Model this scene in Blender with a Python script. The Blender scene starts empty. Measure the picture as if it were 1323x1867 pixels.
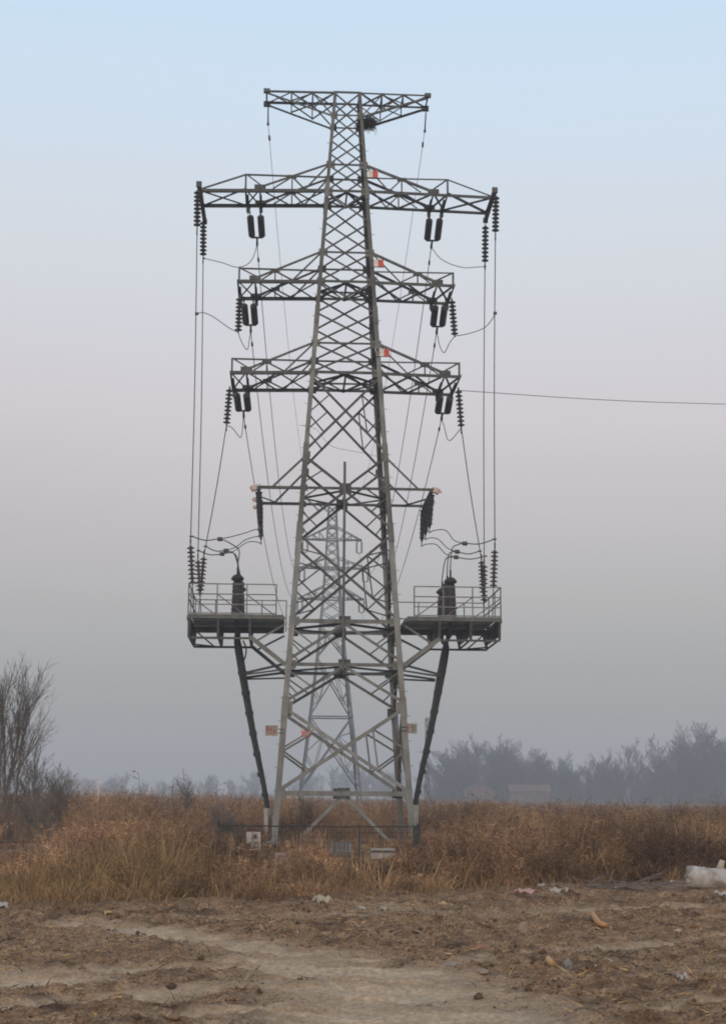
import bpy, math, random
import numpy as np
from mathutils import Vector, Matrix
random.seed(7)
RNG = np.random.default_rng(11)
S = bpy.context.scene
C = S.collection
rad = math.radians

# ------------------------------------------------------------------ camera
FPX, CX, CY, HY = 2820.0, 661.5, 933.5, 1452.0      # focal length and horizon of the 1323 x 1867 photograph
PITCH = math.atan((HY - CY) / FPX)
ROLL = rad(0.35)
CAM = Vector((0, 0, 1.6))
cd = bpy.data.cameras.new("camera")
cam = bpy.data.objects.new("camera", cd)
C.objects.link(cam)
cam.matrix_world = Matrix.Translation(CAM) @ Matrix.Rotation(math.pi / 2 + PITCH, 4, 'X') @ Matrix.Rotation(ROLL, 4, 'Z')
cd.sensor_fit = 'VERTICAL'
cd.sensor_height = 36.0
cd.lens = 36.0 * FPX / 1867.0
cd.clip_start = 0.1
cd.clip_end = 6000
S.camera = cam

# ------------------------------------------------------------------ sky, sun, exposure
w = bpy.data.worlds.new("World")
S.world = w
w.use_nodes = True
nt = w.node_tree
nt.nodes.clear()
N = nt.nodes.new
out = N('ShaderNodeOutputWorld')
SUN_EL, SUN_ROT = rad(4.0), rad(188)
sky = N('ShaderNodeTexSky')
sky.sky_type = 'NISHITA'
sky.sun_disc = False
sky.sun_elevation = SUN_EL
sky.sun_rotation = SUN_ROT
sky.air_density = 1.3
sky.dust_density = 2.0
sky.ozone_density = 2.0
bg1 = N('ShaderNodeBackground')
bg1.inputs['Strength'].default_value = 0.05
nt.links.new(sky.outputs[0], bg1.inputs['Color'])
# the dusk band opposite the set sun: grey earth shadow, pink belt, pale blue above
tc = N('ShaderNodeTexCoord')
sep = N('ShaderNodeSeparateXYZ')
nt.links.new(tc.outputs['Generated'], sep.inputs[0])
ramp = N('ShaderNodeValToRGB')
el = ramp.color_ramp.elements
STOPS = [(0.0, (0.285, 0.295, 0.318)), (0.08, (0.31, 0.316, 0.352)), (0.15, (0.425, 0.383, 0.413)), (0.24, (0.58, 0.51, 0.54)),
         (0.34, (0.61, 0.62, 0.66)), (0.42, (0.575, 0.66, 0.765)), (0.48, (0.535, 0.665, 0.81)), (0.75, (0.45, 0.60, 0.80)), (1.0, (0.38, 0.52, 0.74))]
el[0].position, el[0].color = STOPS[0][0], (*STOPS[0][1], 1)
el[1].position, el[1].color = STOPS[-1][0], (*STOPS[-1][1], 1)
for p_, c_ in STOPS[1:-1]:
    e = el.new(p_)
    e.color = (*c_, 1)
cn_ = N('ShaderNodeTexNoise')                      # faint uneven banks of haze
cn_.inputs['Scale'].default_value = 2.2
cn_.inputs['Detail'].default_value = 5
cmap = N('ShaderNodeMapping')
cmap.inputs['Scale'].default_value = (1, 1, 4.5)
nt.links.new(tc.outputs['Generated'], cmap.inputs[0])
nt.links.new(cmap.outputs[0], cn_.inputs['Vector'])
cma = N('ShaderNodeMath'); cma.operation = 'MULTIPLY_ADD'
cma.inputs[1].default_value, cma.inputs[2].default_value = .055, -.0275
nt.links.new(cn_.outputs[0], cma.inputs[0])
cad = N('ShaderNodeMath'); cad.operation = 'ADD'
nt.links.new(sep.outputs['Z'], cad.inputs[0]); nt.links.new(cma.outputs[0], cad.inputs[1])
nt.links.new(cad.outputs[0], ramp.inputs[0])
bg2 = N('ShaderNodeBackground')
bg2.inputs['Strength'].default_value = 0.9
# the western half of the sky, behind the viewer, still glows warm
west = N('ShaderNodeMapRange')
west.inputs['From Min'].default_value, west.inputs['From Max'].default_value = .05, -.9
west.inputs['To Min'].default_value, west.inputs['To Max'].default_value = 0, 1
nt.links.new(sep.outputs['Y'], west.inputs['Value'])
glow = N('ShaderNodeMix')
glow.data_type = 'RGBA'
nt.links.new(west.outputs[0], glow.inputs[0])
nt.links.new(ramp.outputs[0], glow.inputs[6])
glow.inputs[7].default_value = (.88, .78, .69, 1)
nt.links.new(glow.outputs[2], bg2.inputs['Color'])
add = N('ShaderNodeAddShader')
nt.links.new(bg1.outputs[0], add.inputs[0])
nt.links.new(bg2.outputs[0], add.inputs[1])
nt.links.new(add.outputs[0], out.inputs['Surface'])

sl = bpy.data.lights.new("sun", 'SUN')
sl.energy = 0.85
sl.angle = rad(22)
sl.color = (1.0, 0.89, 0.78)
so = bpy.data.objects.new("sun", sl)
C.objects.link(so)
sd = Vector((math.sin(SUN_ROT) * math.cos(rad(13)), math.cos(SUN_ROT) * math.cos(rad(13)), math.sin(rad(13))))
so.rotation_euler = sd.to_track_quat('Z', 'Y').to_euler()
so.location = (0, -20, 30)

S.view_settings.view_transform = 'Standard'
S.view_settings.look = 'None'
S.view_settings.gamma = 1
S.view_settings.exposure = 0.25
S.cycles.filter_width = 1.9
S.cycles.use_denoising = True
S.cycles.max_bounces = 6
S.cycles.volume_bounces = 1

# ------------------------------------------------------------------ photo measurements -> places
def ray(px, py):
    u, v = (px - CX) / FPX, (CY - py) / FPX
    c, s = math.cos(ROLL), math.sin(ROLL)
    u, v = u * c - v * s, u * s + v * c
    return Vector((u, math.cos(PITCH) - v * math.sin(PITCH), math.sin(PITCH) + v * math.cos(PITCH)))
def at(px, py, y):
    r = ray(px, py)
    return CAM + r * (y / r.y)
def ground_at(px, py, z=0.0):
    r = ray(px, py)
    return CAM + r * ((z - CAM.z) / r.z)
PSI = rad(3)
ORG = Vector(((625 - CX) / FPX * 54.5, 55.0, 0))
TM = Matrix.Translation(ORG) @ Matrix.Rotation(PSI, 4, 'Z')
TMI = TM.inverted()
BX = Vector((-math.sin(PSI), math.cos(PSI), 0))
def L(px, py, yl):
    """the photo point (px, py) at depth yl of the pylon, in the pylon's own coordinates"""
    r = ray(px, py)
    t = ((ORG - CAM).dot(BX) + yl) / r.dot(BX)
    return TMI @ (CAM + r * t)

# ------------------------------------------------------------------ mesh collecting
class MB:
    def __init__(s):
        s.v, s.f, s.m = [], [], []
    def add(s, vs, fs, mi=0):
        o = len(s.v)
        s.v += [tuple(a) for a in vs]
        s.f += [tuple(i + o for i in f) for f in fs]
        s.m += [mi] * len(fs)
    def box(s, c, sx, sy, sz, M=None, mi=0):
        vs = [Vector((x * sx / 2, y * sy / 2, z * sz / 2)) for x in (-1, 1) for y in (-1, 1) for z in (-1, 1)]
        if M: vs = [M @ a for a in vs]
        c = Vector(c)
        s.add([a + c for a in vs], [(0, 1, 3, 2), (4, 6, 7, 5), (0, 4, 5, 1), (2, 3, 7, 6), (0, 2, 6, 4), (1, 5, 7, 3)], mi)
    def beam(s, p, q, side, nrm, a0, a1, b0, b1, mi=0):
        """prism from p to q with section [a0,a1] along side x [b0,b1] along nrm"""
        vs = []
        for e in (p, q):
            for a, b in ((a0, b0), (a1, b0), (a1, b1), (a0, b1)):
                vs.append(e + side * a + nrm * b)
        s.add(vs, [(0, 1, 2, 3), (7, 6, 5, 4), (0, 4, 5, 1), (1, 5, 6, 2), (2, 6, 7, 3), (3, 7, 4, 0)], mi)
    def angle(s, p, q, wd, n, flip=False, th=None, mi=0):
        """steel angle from p to q: one flange in the face with normal n, the other pointing inward"""
        p, q, n = Vector(p), Vector(q), Vector(n)
        d = (q - p).normalized()
        n = (n - d * n.dot(d)).normalized()
        sd_ = d.cross(n)
        if flip: sd_ = -sd_
        th = th or max(0.012, wd * 0.12)
        j = random.uniform(-.004, .004)
        s.beam(p, q, sd_, n, -wd / 2, wd / 2, j - th, j, mi)
        s.beam(p, q, sd_, n, -wd / 2, -wd / 2 + th, j - wd, j - th, mi)
    def bar(s, p, q, wd, mi=0, up=(0, 0, 1)):
        p, q = Vector(p), Vector(q)
        d = (q - p).normalized()
        u = Vector(up)
        if abs(d.dot(u)) > .95: u = Vector((0, 1, 0))
        sd_ = d.cross(u).normalized()
        s.beam(p, q, sd_, sd_.cross(d), -wd / 2, wd / 2, -wd / 2, wd / 2, mi)
    def tube(s, pts, r, n=6, mi=0, cap=True):
        pts = [Vector(p) for p in pts]
        o = len(s.v)
        m = len(pts)
        prev = None
        for i, p in enumerate(pts):
            d = (pts[min(i + 1, m - 1)] - pts[max(i - 1, 0)])
            d = d.normalized() if d.length > 1e-9 else Vector((0, 0, 1))
            if prev is None:
                u = d.orthogonal().normalized()
            else:
                u = prev - d * prev.dot(d)
                u = u.normalized() if u.length > 1e-6 else d.orthogonal().normalized()
            prev = u
            v = d.cross(u)
            rr = r[i] if isinstance(r, (list, tuple)) else r
            for k in range(n):
                a = 2 * math.pi * k / n
                s.v.append(tuple(p + (u * math.cos(a) + v * math.sin(a)) * rr))
        for i in range(m - 1):
            for k in range(n):
                k2 = (k + 1) % n
                s.f.append((o + i * n + k, o + i * n + k2, o + (i + 1) * n + k2, o + (i + 1) * n + k))
                s.m.append(mi)
        if cap:
            s.f.append(tuple(o + k for k in range(n))[::-1]); s.m.append(mi)
            s.f.append(tuple(o + (m - 1) * n + k for k in range(n))); s.m.append(mi)
    def lathe(s, prof, base, axis, n=14, mi=0):
        """prof: list of (distance along axis, radius)"""
        base, ax = Vector(base), Vector(axis).normalized()
        u = ax.orthogonal().normalized(); v = ax.cross(u)
        o = len(s.v)
        for h, r in prof:
            for k in range(n):
                a = 2 * math.pi * k / n
                s.v.append(tuple(base + ax * h + (u * math.cos(a) + v * math.sin(a)) * r))
        for i in range(len(prof) - 1):
            for k in range(n):
                k2 = (k + 1) % n
                s.f.append((o + i * n + k, o + i * n + k2, o + (i + 1) * n + k2, o + (i + 1) * n + k)); s.m.append(mi)
        s.f.append(tuple(o + k for k in range(n))[::-1]); s.m.append(mi)
        s.f.append(tuple(o + (len(prof) - 1) * n + k for k in range(n))); s.m.append(mi)
    def mesh(s, name, mats, smooth=False):
        me = bpy.data.meshes.new(name)
        me.from_pydata(s.v, [], s.f)
        for m in (mats if isinstance(mats, (list, tuple)) else [mats]): me.materials.append(m)
        me.polygons.foreach_set('material_index', s.m)
        if smooth: me.polygons.foreach_set('use_smooth', [True] * len(s.f))
        me.update()
        return me
    def build(s, name, mats, parent=None, smooth=False, M=None):
        o = bpy.data.objects.new(name, s.mesh(name, mats, smooth))
        C.objects.link(o)
        if parent is not None: o.parent = parent
        if M is not None: o.matrix_world = M
        return o
def tag(o, label=None, cat=None, group=None, kind=None):
    if label: o['label'] = label
    if cat: o['category'] = cat
    if group: o['group'] = group
    if kind: o['kind'] = kind
    return o
def thing(name, label, cat, M, group=None):
    o = bpy.data.objects.new(name, None)
    o.empty_display_size = .2
    C.objects.link(o)
    o.matrix_world = M
    return tag(o, label, cat, group)
def child(name, mesh, parent, M=None):
    o = bpy.data.objects.new(name, mesh)
    C.objects.link(o)
    o.parent = parent
    if M is not None: o.matrix_local = M
    return o

# ------------------------------------------------------------------ materials
def mat(name, c1, c2=None, scale=4.0, rough=.7, metal=0.0, bump=0.0, detail=6, stretch=None, c3=None, c3_at=.62, obj_coord=True):
    m = bpy.data.materials.new(name)
    m.use_nodes = True
    t = m.node_tree
    b = t.nodes['Principled BSDF']
    b.inputs['Roughness'].default_value = rough
    b.inputs['Metallic'].default_value = metal
    b.inputs['Specular IOR Level'].default_value = .3
    if c2 is None:
        c2 = tuple(a * .8 for a in c1)
    co = t.nodes.new('ShaderNodeTexCoord')
    mp = t.nodes.new('ShaderNodeMapping')
    t.links.new(co.outputs['Object'], mp.inputs[0])
    if stretch: mp.inputs['Scale'].default_value = stretch
    no = t.nodes.new('ShaderNodeTexNoise')
    no.inputs['Scale'].default_value = scale
    no.inputs['Detail'].default_value = detail
    no.inputs['Roughness'].default_value = .6
    t.links.new(mp.outputs[0], no.inputs['Vector'])
    r = t.nodes.new('ShaderNodeValToRGB')
    r.color_ramp.elements[0].position, r.color_ramp.elements[0].color = .35, (*c1, 1)
    r.color_ramp.elements[1].position, r.color_ramp.elements[1].color = .65, (*c2, 1)
    t.links.new(no.outputs[0], r.inputs[0])
    col = r.outputs[0]
    if c3:
        n2 = t.nodes.new('ShaderNodeTexNoise')
        n2.inputs['Scale'].default_value = scale * .37
        n2.inputs['Detail'].default_value = 8
        t.links.new(mp.outputs[0], n2.inputs['Vector'])
        r2 = t.nodes.new('ShaderNodeValToRGB')
        r2.color_ramp.elements[0].position = c3_at
        r2.color_ramp.elements[1].position = c3_at + .12
        t.links.new(n2.outputs[0], r2.inputs[0])
        mx = t.nodes.new('ShaderNodeMix')
        mx.data_type = 'RGBA'
        t.links.new(r2.outputs[0], mx.inputs[0])
        t.links.new(col, mx.inputs[6])
        mx.inputs[7].default_value = (*c3, 1)
        col = mx.outputs[2]
    if metal > 0:                       # every bar of a frame weathers a little differently
        gi = t.nodes.new('ShaderNodeNewGeometry')
        mr = t.nodes.new('ShaderNodeMapRange')
        mr.inputs['To Min'].default_value, mr.inputs['To Max'].default_value = .68, 1.38
        t.links.new(gi.outputs['Random Per Island'], mr.inputs['Value'])
        mu = t.nodes.new('ShaderNodeMix'); mu.data_type = 'RGBA'; mu.blend_type = 'MULTIPLY'; mu.inputs[0].default_value = 1
        t.links.new(col, mu.inputs[6]); t.links.new(mr.outputs[0], mu.inputs[7])
        col = mu.outputs[2]
    t.links.new(col, b.inputs['Base Color'])
    if bump:
        bp = t.nodes.new('ShaderNodeBump')
        bp.inputs['Strength'].default_value = bump
        bp.inputs['Distance'].default_value = .02
        t.links.new(no.outputs[0], bp.inputs['Height'])
        t.links.new(bp.outputs[0], b.inputs['Normal'])
    return m
def attr_mat(name, rough=.9):
    m = bpy.data.materials.new(name)
    m.use_nodes = True
    t = m.node_tree
    b = t.nodes['Principled BSDF']
    b.inputs['Roughness'].default_value = rough
    b.inputs['Specular IOR Level'].default_value = .1
    a = t.nodes.new('ShaderNodeAttribute')
    a.attribute_name = 'tint'
    t.links.new(a.outputs['Color'], b.inputs['Base Color'])
    return m
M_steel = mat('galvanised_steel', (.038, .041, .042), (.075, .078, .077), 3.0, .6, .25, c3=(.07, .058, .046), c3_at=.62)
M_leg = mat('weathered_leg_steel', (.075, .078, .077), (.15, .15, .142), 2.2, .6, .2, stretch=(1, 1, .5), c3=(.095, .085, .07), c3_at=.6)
M_leglow = mat('lit_low_steel', (.115, .118, .114), (.205, .205, .193), 2.2, .65, .1, stretch=(1, 1, .5), c3=(.12, .10, .08), c3_at=.6)  # leg steel made paler low down: grazing sun and ground bounce painted in
M_deck = mat('deck_steel', (.11, .118, .118), (.19, .195, .19), 4, .7, .2)
M_rail = mat('rail_steel', (.10, .103, .10), (.16, .16, .155), 4, .6, .2)
M_rod = mat('pole_steel', (.09, .092, .092), (.13, .13, .13), 3, .6, .2)
M_ins = mat('dark_porcelain', (.035, .033, .034), (.07, .064, .062), 9, .35)
M_insb = mat('brown_porcelain', (.05, .040, .036), (.09, .072, .064), 9, .35)
M_fit = mat('forged_fitting', (.05, .05, .052), (.09, .09, .09), 6, .6, .3)
M_wire = mat('aluminium_wire', (.05, .05, .055), (.08, .08, .085), 3, .6, .3)
M_rubber = mat('black_cable_sheath', (.022, .025, .026), (.048, .051, .052), 6, .55)
M_poly = mat('black_polymer', (.014, .013, .016), (.028, .026, .03), 8, .5)
M_term = mat('brown_termination', (.018, .013, .012), (.034, .024, .021), 8, .5)
M_pink = mat('pale_pink_plastic', (.50, .36, .32), (.62, .47, .42), 9, .6)
M_red = mat('faded_red_paint', (.50, .085, .065), (.62, .12, .09), 6, .6)
M_white = mat('dull_white_paint', (.55, .53, .51), (.68, .66, .64), 5, .6)
M_signw = mat('weathered_sign_white', (.27, .25, .24), (.36, .34, .32), 5, .7)
M_signp = mat('weathered_sign_pink', (.24, .20, .185), (.34, .29, .27), 5, .7)
M_redmark = mat('red_lettering', (.24, .08, .07), (.3, .12, .10), 7, .7)
M_darkmark = mat('dark_lettering', (.05, .045, .045), (.08, .075, .07), 7, .7)
M_conc = mat('pale_concrete', (.27, .25, .225), (.38, .36, .33), 5, .9, bump=.3, c3=(.25, .21, .17))
M_nest = mat('nest_twigs', (.022, .02, .02), (.05, .044, .04), 12, .9)
M_fence = mat('dull_green_wire', (.03, .036, .033), (.05, .056, .05), 6, .7, .2)
M_bark = mat('grey_brown_bark', (.105, .088, .08), (.17, .145, .132), 8, .9)
M_brick = mat('red_brick_wall', (.095, .065, .063), (.125, .088, .083), 3, .9)
M_roof = mat('red_roof_tile', (.105, .06, .056), (.13, .08, .073), 3, .9)
M_dark = mat('dark_opening', (.03, .03, .035), (.04, .04, .05), 3, .4)

# ------------------------------------------------------------------ noise
def vnoise(x, y, seed=0):
    xi, yi = np.floor(x).astype(np.int64), np.floor(y).astype(np.int64)
    fx, fy = x - xi, y - yi
    fx, fy = fx * fx * (3 - 2 * fx), fy * fy * (3 - 2 * fy)
    def h(i, j):
        n = (i * 374761393 + j * 668265263 + seed * 1274126177) & 0x7fffffff
        n = ((n ^ (n >> 13)) * 1274126177) & 0x7fffffff
        return ((n ^ (n >> 16)) & 0xffff) / 65535.0
    return (h(xi, yi) * (1 - fx) + h(xi + 1, yi) * fx) * (1 - fy) + (h(xi, yi + 1) * (1 - fx) + h(xi + 1, yi + 1) * fx) * fy
def fbm(x, y, seed=0, o=4, g=.5):
    a, s, t = 1.0, 0, 0
    for k in range(o):
        s = s + a * vnoise(x * 2 ** k, y * 2 ** k, seed + k)
        t += a
        a *= g
    return s / t
EDGE = [ground_at(px, py) for px, py in ((-500, 1668), (0, 1664), (120, 1672), (330, 1662), (480, 1655), (640, 1652), (800, 1645), (950, 1640), (1100, 1626), (1323, 1612), (1800, 1605))]
EA = np.array([p.x / p.y for p in EDGE]); ED = np.array([p.y for p in EDGE])
def edge_y(x, y): return np.interp(x / np.maximum(y, 5), EA, ED)

# dusty wheel tracks: strokes across the bare soil, (photo point, half width in m)
def stroke(pts):
    return [(ground_at(px, py), hw) for px, py, hw in pts]
STROKES = [stroke([(150, 1684, .35), (300, 1702, .55), (480, 1730, .6), (600, 1765, .9), (700, 1800, 1.0), (760, 1850, 1.0), (800, 1920, 1.1)]),
           stroke([(-80, 1786, .5), (150, 1783, .42), (330, 1770, .35), (520, 1752, .3), (660, 1748, .3)]),
           stroke([(-60, 1838, .22), (120, 1826, .24), (330, 1812, .22), (500, 1800, .3), (640, 1800, .4)]),
           stroke([(300, 1862, .22), (480, 1842, .3), (660, 1830, .6)]),
           stroke([(880, 1850, .3), (1020, 1850, .28), (1150, 1846, .22), (1260, 1834, .16), (1400, 1820, .2)]),
           stroke([(800, 1752, .14), (920, 1740, .2), (1060, 1726, .2), (1210, 1712, .16), (1400, 1708, .2)]),
           stroke([(860, 1806, .12), (980, 1790, .18), (1100, 1782, .16), (1300, 1776, .16)]),
           stroke([(700, 1660, .25), (900, 1668, .45), (1100, 1655, .55), (1400, 1660, .5)]),
           stroke([(300, 1672, .2), (520, 1672, .35), (700, 1668, .35)])]
SW = [1, .9, .85, .8, .85, .6, .6, .5, .4]
def dust_mask(x, y):
    wx = x + (fbm(x * 1.1, y * 1.1, 5) - .5) * .9
    wy = y + (fbm(x * 1.3 + 9, y * .9, 6) - .5) * 1.0
    m = np.zeros_like(x)
    for st, sw in zip(STROKES, SW):
        for (a, ha), (b, hb) in zip(st[:-1], st[1:]):
            d = np.array([b.x - a.x, b.y - a.y])
            t = np.clip(((wx - a.x) * d[0] + (wy - a.y) * d[1]) / (d @ d), 0, 1)
            ds = np.hypot(wx - a.x - d[0] * t, wy - a.y - d[1] * t)
            hw = ha + (hb - ha) * t
            m = np.maximum(m, sw * np.clip(1.45 - ds / hw, 0, 1))
    return np.clip(1.05 * m * (.4 + 1.15 * fbm(x * 3, y * 2.2, 8, 5, .6)) * (.2 + 1.5 * fbm(x * .55, y * 4.5, 14, 3)), 0, 1)
def ground_z(x, y, fine=True):
    x = np.asarray(x, float); y = np.asarray(y, float)
    e = edge_y(x, y) - y
    z = (fbm(x * .35, y * .35, 21) - .5) * .16 + .10 * np.exp(-((e + .3) / 1.1) ** 2)
    z = z * np.clip(1.4 - y / 60, .25, 1)
    if fine:
        dm = dust_mask(x, y)
        near = np.clip((30 - y) / 4, 0, 1)
        lump = np.clip(fbm(x * 3.2, y * 3.2, 31, 5, .62) - .42, 0, 1) * .15 + (fbm(x * 9, y * 9, 33, 3, .6) - .5) * .05 + (fbm((x * .8 - y * .6) * 10, (x * .6 + y * .8) * 10, 37, 2) - .5) * .035
        lump = lump + np.clip(fbm(x * 5.5, y * 4, 41, 3) - .62, 0, 1) * .22
        rut = (fbm(x * .5 + 3, y * 4.2, 47, 3) - .5) * .15
        z = z + near * (lump * (1 - .72 * dm) - .05 * dm + rut)
        return z, dm
    return z

# ------------------------------------------------------------------ ground sheet
def axis_coords(a, b, step, far):
    core = list(np.arange(a, b + step / 2, step))
    hi, lo, d = [], [], step
    x = b
    while x < far:
        d *= 1.22; x += d; hi.append(min(x, far))
    d, x = step, a
    while x > -far:
        d *= 1.22; x -= d; lo.append(max(x, -far))
    return np.array(lo[::-1] + core + hi)
gx = axis_coords(-6.6, 6.6, .034, 900)
gy = axis_coords(10.0, 27.5, .036, 900)
GX, GY = np.meshgrid(gx, gy)
GZ, GD = ground_z(GX, GY)
nx, ny = len(gx), len(gy)
me = bpy.data.meshes.new('ground')
co = np.stack([GX, GY, GZ], -1).reshape(-1, 3)
me.vertices.add(len(co)); me.vertices.foreach_set('co', co.ravel())
ii = (np.arange(ny - 1)[:, None] * nx + np.arange(nx - 1)[None]).ravel()
q = np.stack([ii, ii + 1, ii + nx + 1, ii + nx], -1)
me.loops.add(q.size); me.loops.foreach_set('vertex_index', q.ravel())
me.polygons.add(len(q)); me.polygons.foreach_set('loop_start', np.arange(len(q)) * 4)
me.polygons.foreach_set('use_smooth', np.ones(len(q), bool))
me.update(calc_edges=True)
at_ = me.attributes.new('dust', 'FLOAT', 'POINT'); at_.data.foreach_set('value', GD.ravel())
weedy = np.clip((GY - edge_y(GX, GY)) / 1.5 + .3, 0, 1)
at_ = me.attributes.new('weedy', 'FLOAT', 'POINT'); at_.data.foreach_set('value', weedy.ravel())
gm = bpy.data.materials.new('bare_soil')
gm.use_nodes = True
t = gm.node_tree
b = t.nodes['Principled BSDF']
b.inputs['Roughness'].default_value = .95
b.inputs['Specular IOR Level'].default_value = .1
def node(k): return t.nodes.new(k)
co_ = node('ShaderNodeTexCoord')
def nz(scale, det=8, ro=.65):
    n = node('ShaderNodeTexNoise'); n.inputs['Scale'].default_value = scale; n.inputs['Detail'].default_value = det; n.inputs['Roughness'].default_value = ro
    t.links.new(co_.outputs['Object'], n.inputs['Vector']); return n
def rmp(src, p0, c0, p1, c1):
    r = node('ShaderNodeValToRGB')
    r.color_ramp.elements[0].position, r.color_ramp.elements[0].color = p0, (*c0, 1)
    r.color_ramp.elements[1].position, r.color_ramp.elements[1].color = p1, (*c1, 1)
    t.links.new(src, r.inputs[0]); return r
def mixc(f, a, b_):
    m = node('ShaderNodeMix'); m.data_type = 'RGBA'
    t.links.new(f, m.inputs[0]); t.links.new(a, m.inputs[6]); t.links.new(b_, m.inputs[7]); return m.outputs[2]
SOIL_A, SOIL_B = (.175, .105, .060), (.37, .245, .148)
DUST_A, DUST_B = (.37, .272, .18), (.54, .41, .285)
soil = rmp(nz(5).outputs[0], .32, SOIL_A, .70, SOIL_B)
dust = rmp(nz(11).outputs[0], .3, DUST_A, .7, DUST_B)
crumb = rmp(nz(38, 5).outputs[0], .38, (.42, .40, .38), .62, (1.2, 1.2, 1.2))
a_d = node('ShaderNodeAttribute'); a_d.attribute_name = 'dust'
a_w = node('ShaderNodeAttribute'); a_w.attribute_name = 'weedy'
patch = rmp(nz(1.6, 6, .6).outputs[0], .50, (0, 0, 0), .66, (1, 1, 1))
dark = node('ShaderNodeRGB'); dark.outputs[0].default_value = (.095, .055, .032, 1)
class _S: pass
soil2 = _S(); soil2.outputs = [mixc(patch.outputs[0], soil.outputs[0], dark.outputs[0])]
soil = soil2
base = mixc(a_d.outputs['Fac'], soil.outputs[0], dust.outputs[0])
soft = rmp(nz(21, 10, .75).outputs[0], .36, (.58, .56, .54), .62, (1.14, 1.14, 1.14))
mul = node('ShaderNodeMix'); mul.data_type = 'RGBA'; mul.blend_type = 'MULTIPLY'; mul.inputs[0].default_value = .9
t.links.new(base, mul.inputs[6]); t.links.new(mixc(a_d.outputs['Fac'], crumb.outputs[0], soft.outputs[0]), mul.inputs[7])
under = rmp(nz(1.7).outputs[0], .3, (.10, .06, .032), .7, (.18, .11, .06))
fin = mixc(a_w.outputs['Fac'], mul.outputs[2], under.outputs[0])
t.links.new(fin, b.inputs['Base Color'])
bp = node('ShaderNodeBump'); bp.inputs['Strength'].default_value = .4; bp.inputs['Distance'].default_value = .03
t.links.new(nz(26, 7).outputs[0], bp.inputs['Height']); t.links.new(bp.outputs[0], b.inputs['Normal'])
me.materials.append(gm)
ground = bpy.data.objects.new('ground', me)
C.objects.link(ground)
tag(ground, 'bare brown soil with pale dusty wheel tracks running into the weeds', 'ground', kind='structure')

# ------------------------------------------------------------------ the pylon
def Wd(z): return 4.62 - 3.62 * (z - 1.6) / 26.4
PY = thing('transmission_tower', 'tall grey steel lattice transmission tower with cable platforms, nearest of the two towers', 'tower', TM)
FACES = {'f': Vector((0, -1, 0)), 'b': Vector((0, 1, 0)), 'l': Vector((-1, 0, 0)), 'r': Vector((1, 0, 0))}
def fp(face, u, z):
    h = Wd(z) / 2
    return {'f': Vector((u * h, -h, z)), 'b': Vector((u * h, h, z)), 'l': Vector((-h, u * h, z)), 'r': Vector((h, u * h, z))}[face]
def pbuild(mb, name, m=None, parent=None, label=None, smooth=False):
    o = mb.build(name, m or M_steel, parent or PY, smooth)
    if label: o['label'] = label
    return o
# legs: steel angles in five lengths with splice plates, step bolts on the right front leg
SECT = [(0.1, 4.6, .21), (4.6, 10.7, .195), (10.7, 13.6, .18), (13.6, 18.8, .165), (18.8, 23.7, .145), (23.7, 27.72, .125)]
LEGS = {}
NODES = [26.75, 24.72, 23.66, 21.21, 20.07, 17.68, 16.57, 13.5, 12.27, 10.72, 7.53, 6.03, 4.62, 1.69]
for sx in (-1, 1):
    for sy in (-1, 1):
        mb = MB()
        for z0, z1, wd in SECT:
            p = Vector((sx * Wd(z0) / 2, sy * Wd(z0) / 2, z0)); q_ = Vector((sx * Wd(z1) / 2, sy * Wd(z1) / 2, z1))
            X_, Y_ = Vector((-sx, 0, 0)), Vector((0, -sy, 0))
            th = .018
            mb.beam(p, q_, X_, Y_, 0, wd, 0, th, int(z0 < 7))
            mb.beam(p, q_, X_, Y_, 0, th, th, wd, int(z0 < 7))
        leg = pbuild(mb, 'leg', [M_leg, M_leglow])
        LEGS[sx, sy] = leg
        for z0, z1, wd in SECT[1:]:
            sp = MB()
            a, b_ = z0 - .34, z0 + .34
            p = Vector((sx * Wd(a) / 2, sy * Wd(a) / 2, a)); q_ = Vector((sx * Wd(b_) / 2, sy * Wd(b_) / 2, b_))
            X_, Y_ = Vector((-sx, 0, 0)), Vector((0, -sy, 0))
            sp.beam(p, q_, X_, Y_, -.02, wd + .02, -.02, -.003)
            sp.beam(p, q_, X_, Y_, -.02, -.003, -.003, wd)
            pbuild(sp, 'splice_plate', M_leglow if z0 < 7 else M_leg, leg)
        for z in NODES:
            gp = MB()
            s_ = .32 if z in (24.72, 23.66, 21.21, 20.07, 17.68, 16.57) else .26 if z > 9 else .36
            h = Wd(z) / 2
            o_ = .36 if z > 15 else .47
            gp.box((sx * (h - s_ * o_), sy * (h - .028), z), s_, .012, s_ * .85)
            gp.box((sx * (h - .03), sy * (h - s_ * .47), z), .012, s_ * .9, s_ * .85)
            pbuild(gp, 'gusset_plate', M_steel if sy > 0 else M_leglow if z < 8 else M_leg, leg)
        if sx == 1 and sy == -1 or sx == -1 and sy == 1:
            st = MB(); st.tube([(0, 0, 0), (sx * .13, 0, 0)], .009, 5)
            bolt_a = st.mesh('step_bolt', M_fit)
            st = MB(); st.tube([(0, 0, 0), (0, sy * .13, 0)], .009, 5)
            bolt_b = st.mesh('step_bolt', M_fit)
            for k in range(59):
                z = 2.2 + .42 * k
                h = Wd(z) / 2
                child('step_bolt', (bolt_a, bolt_b)[k % 2 == 0], leg, Matrix.Translation((sx * (h - .02), sy * (h - .02), z)))
        ft = MB()
        h = Wd(.1) / 2 - .05
        ft.lathe([(-.5, .32), (.08, .32), (.11, .30), (.12, .0)], (sx * h, sy * h, .0), (0, 0, 1), 16)
        pbuild(ft, 'concrete_footing', M_conc)
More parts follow.
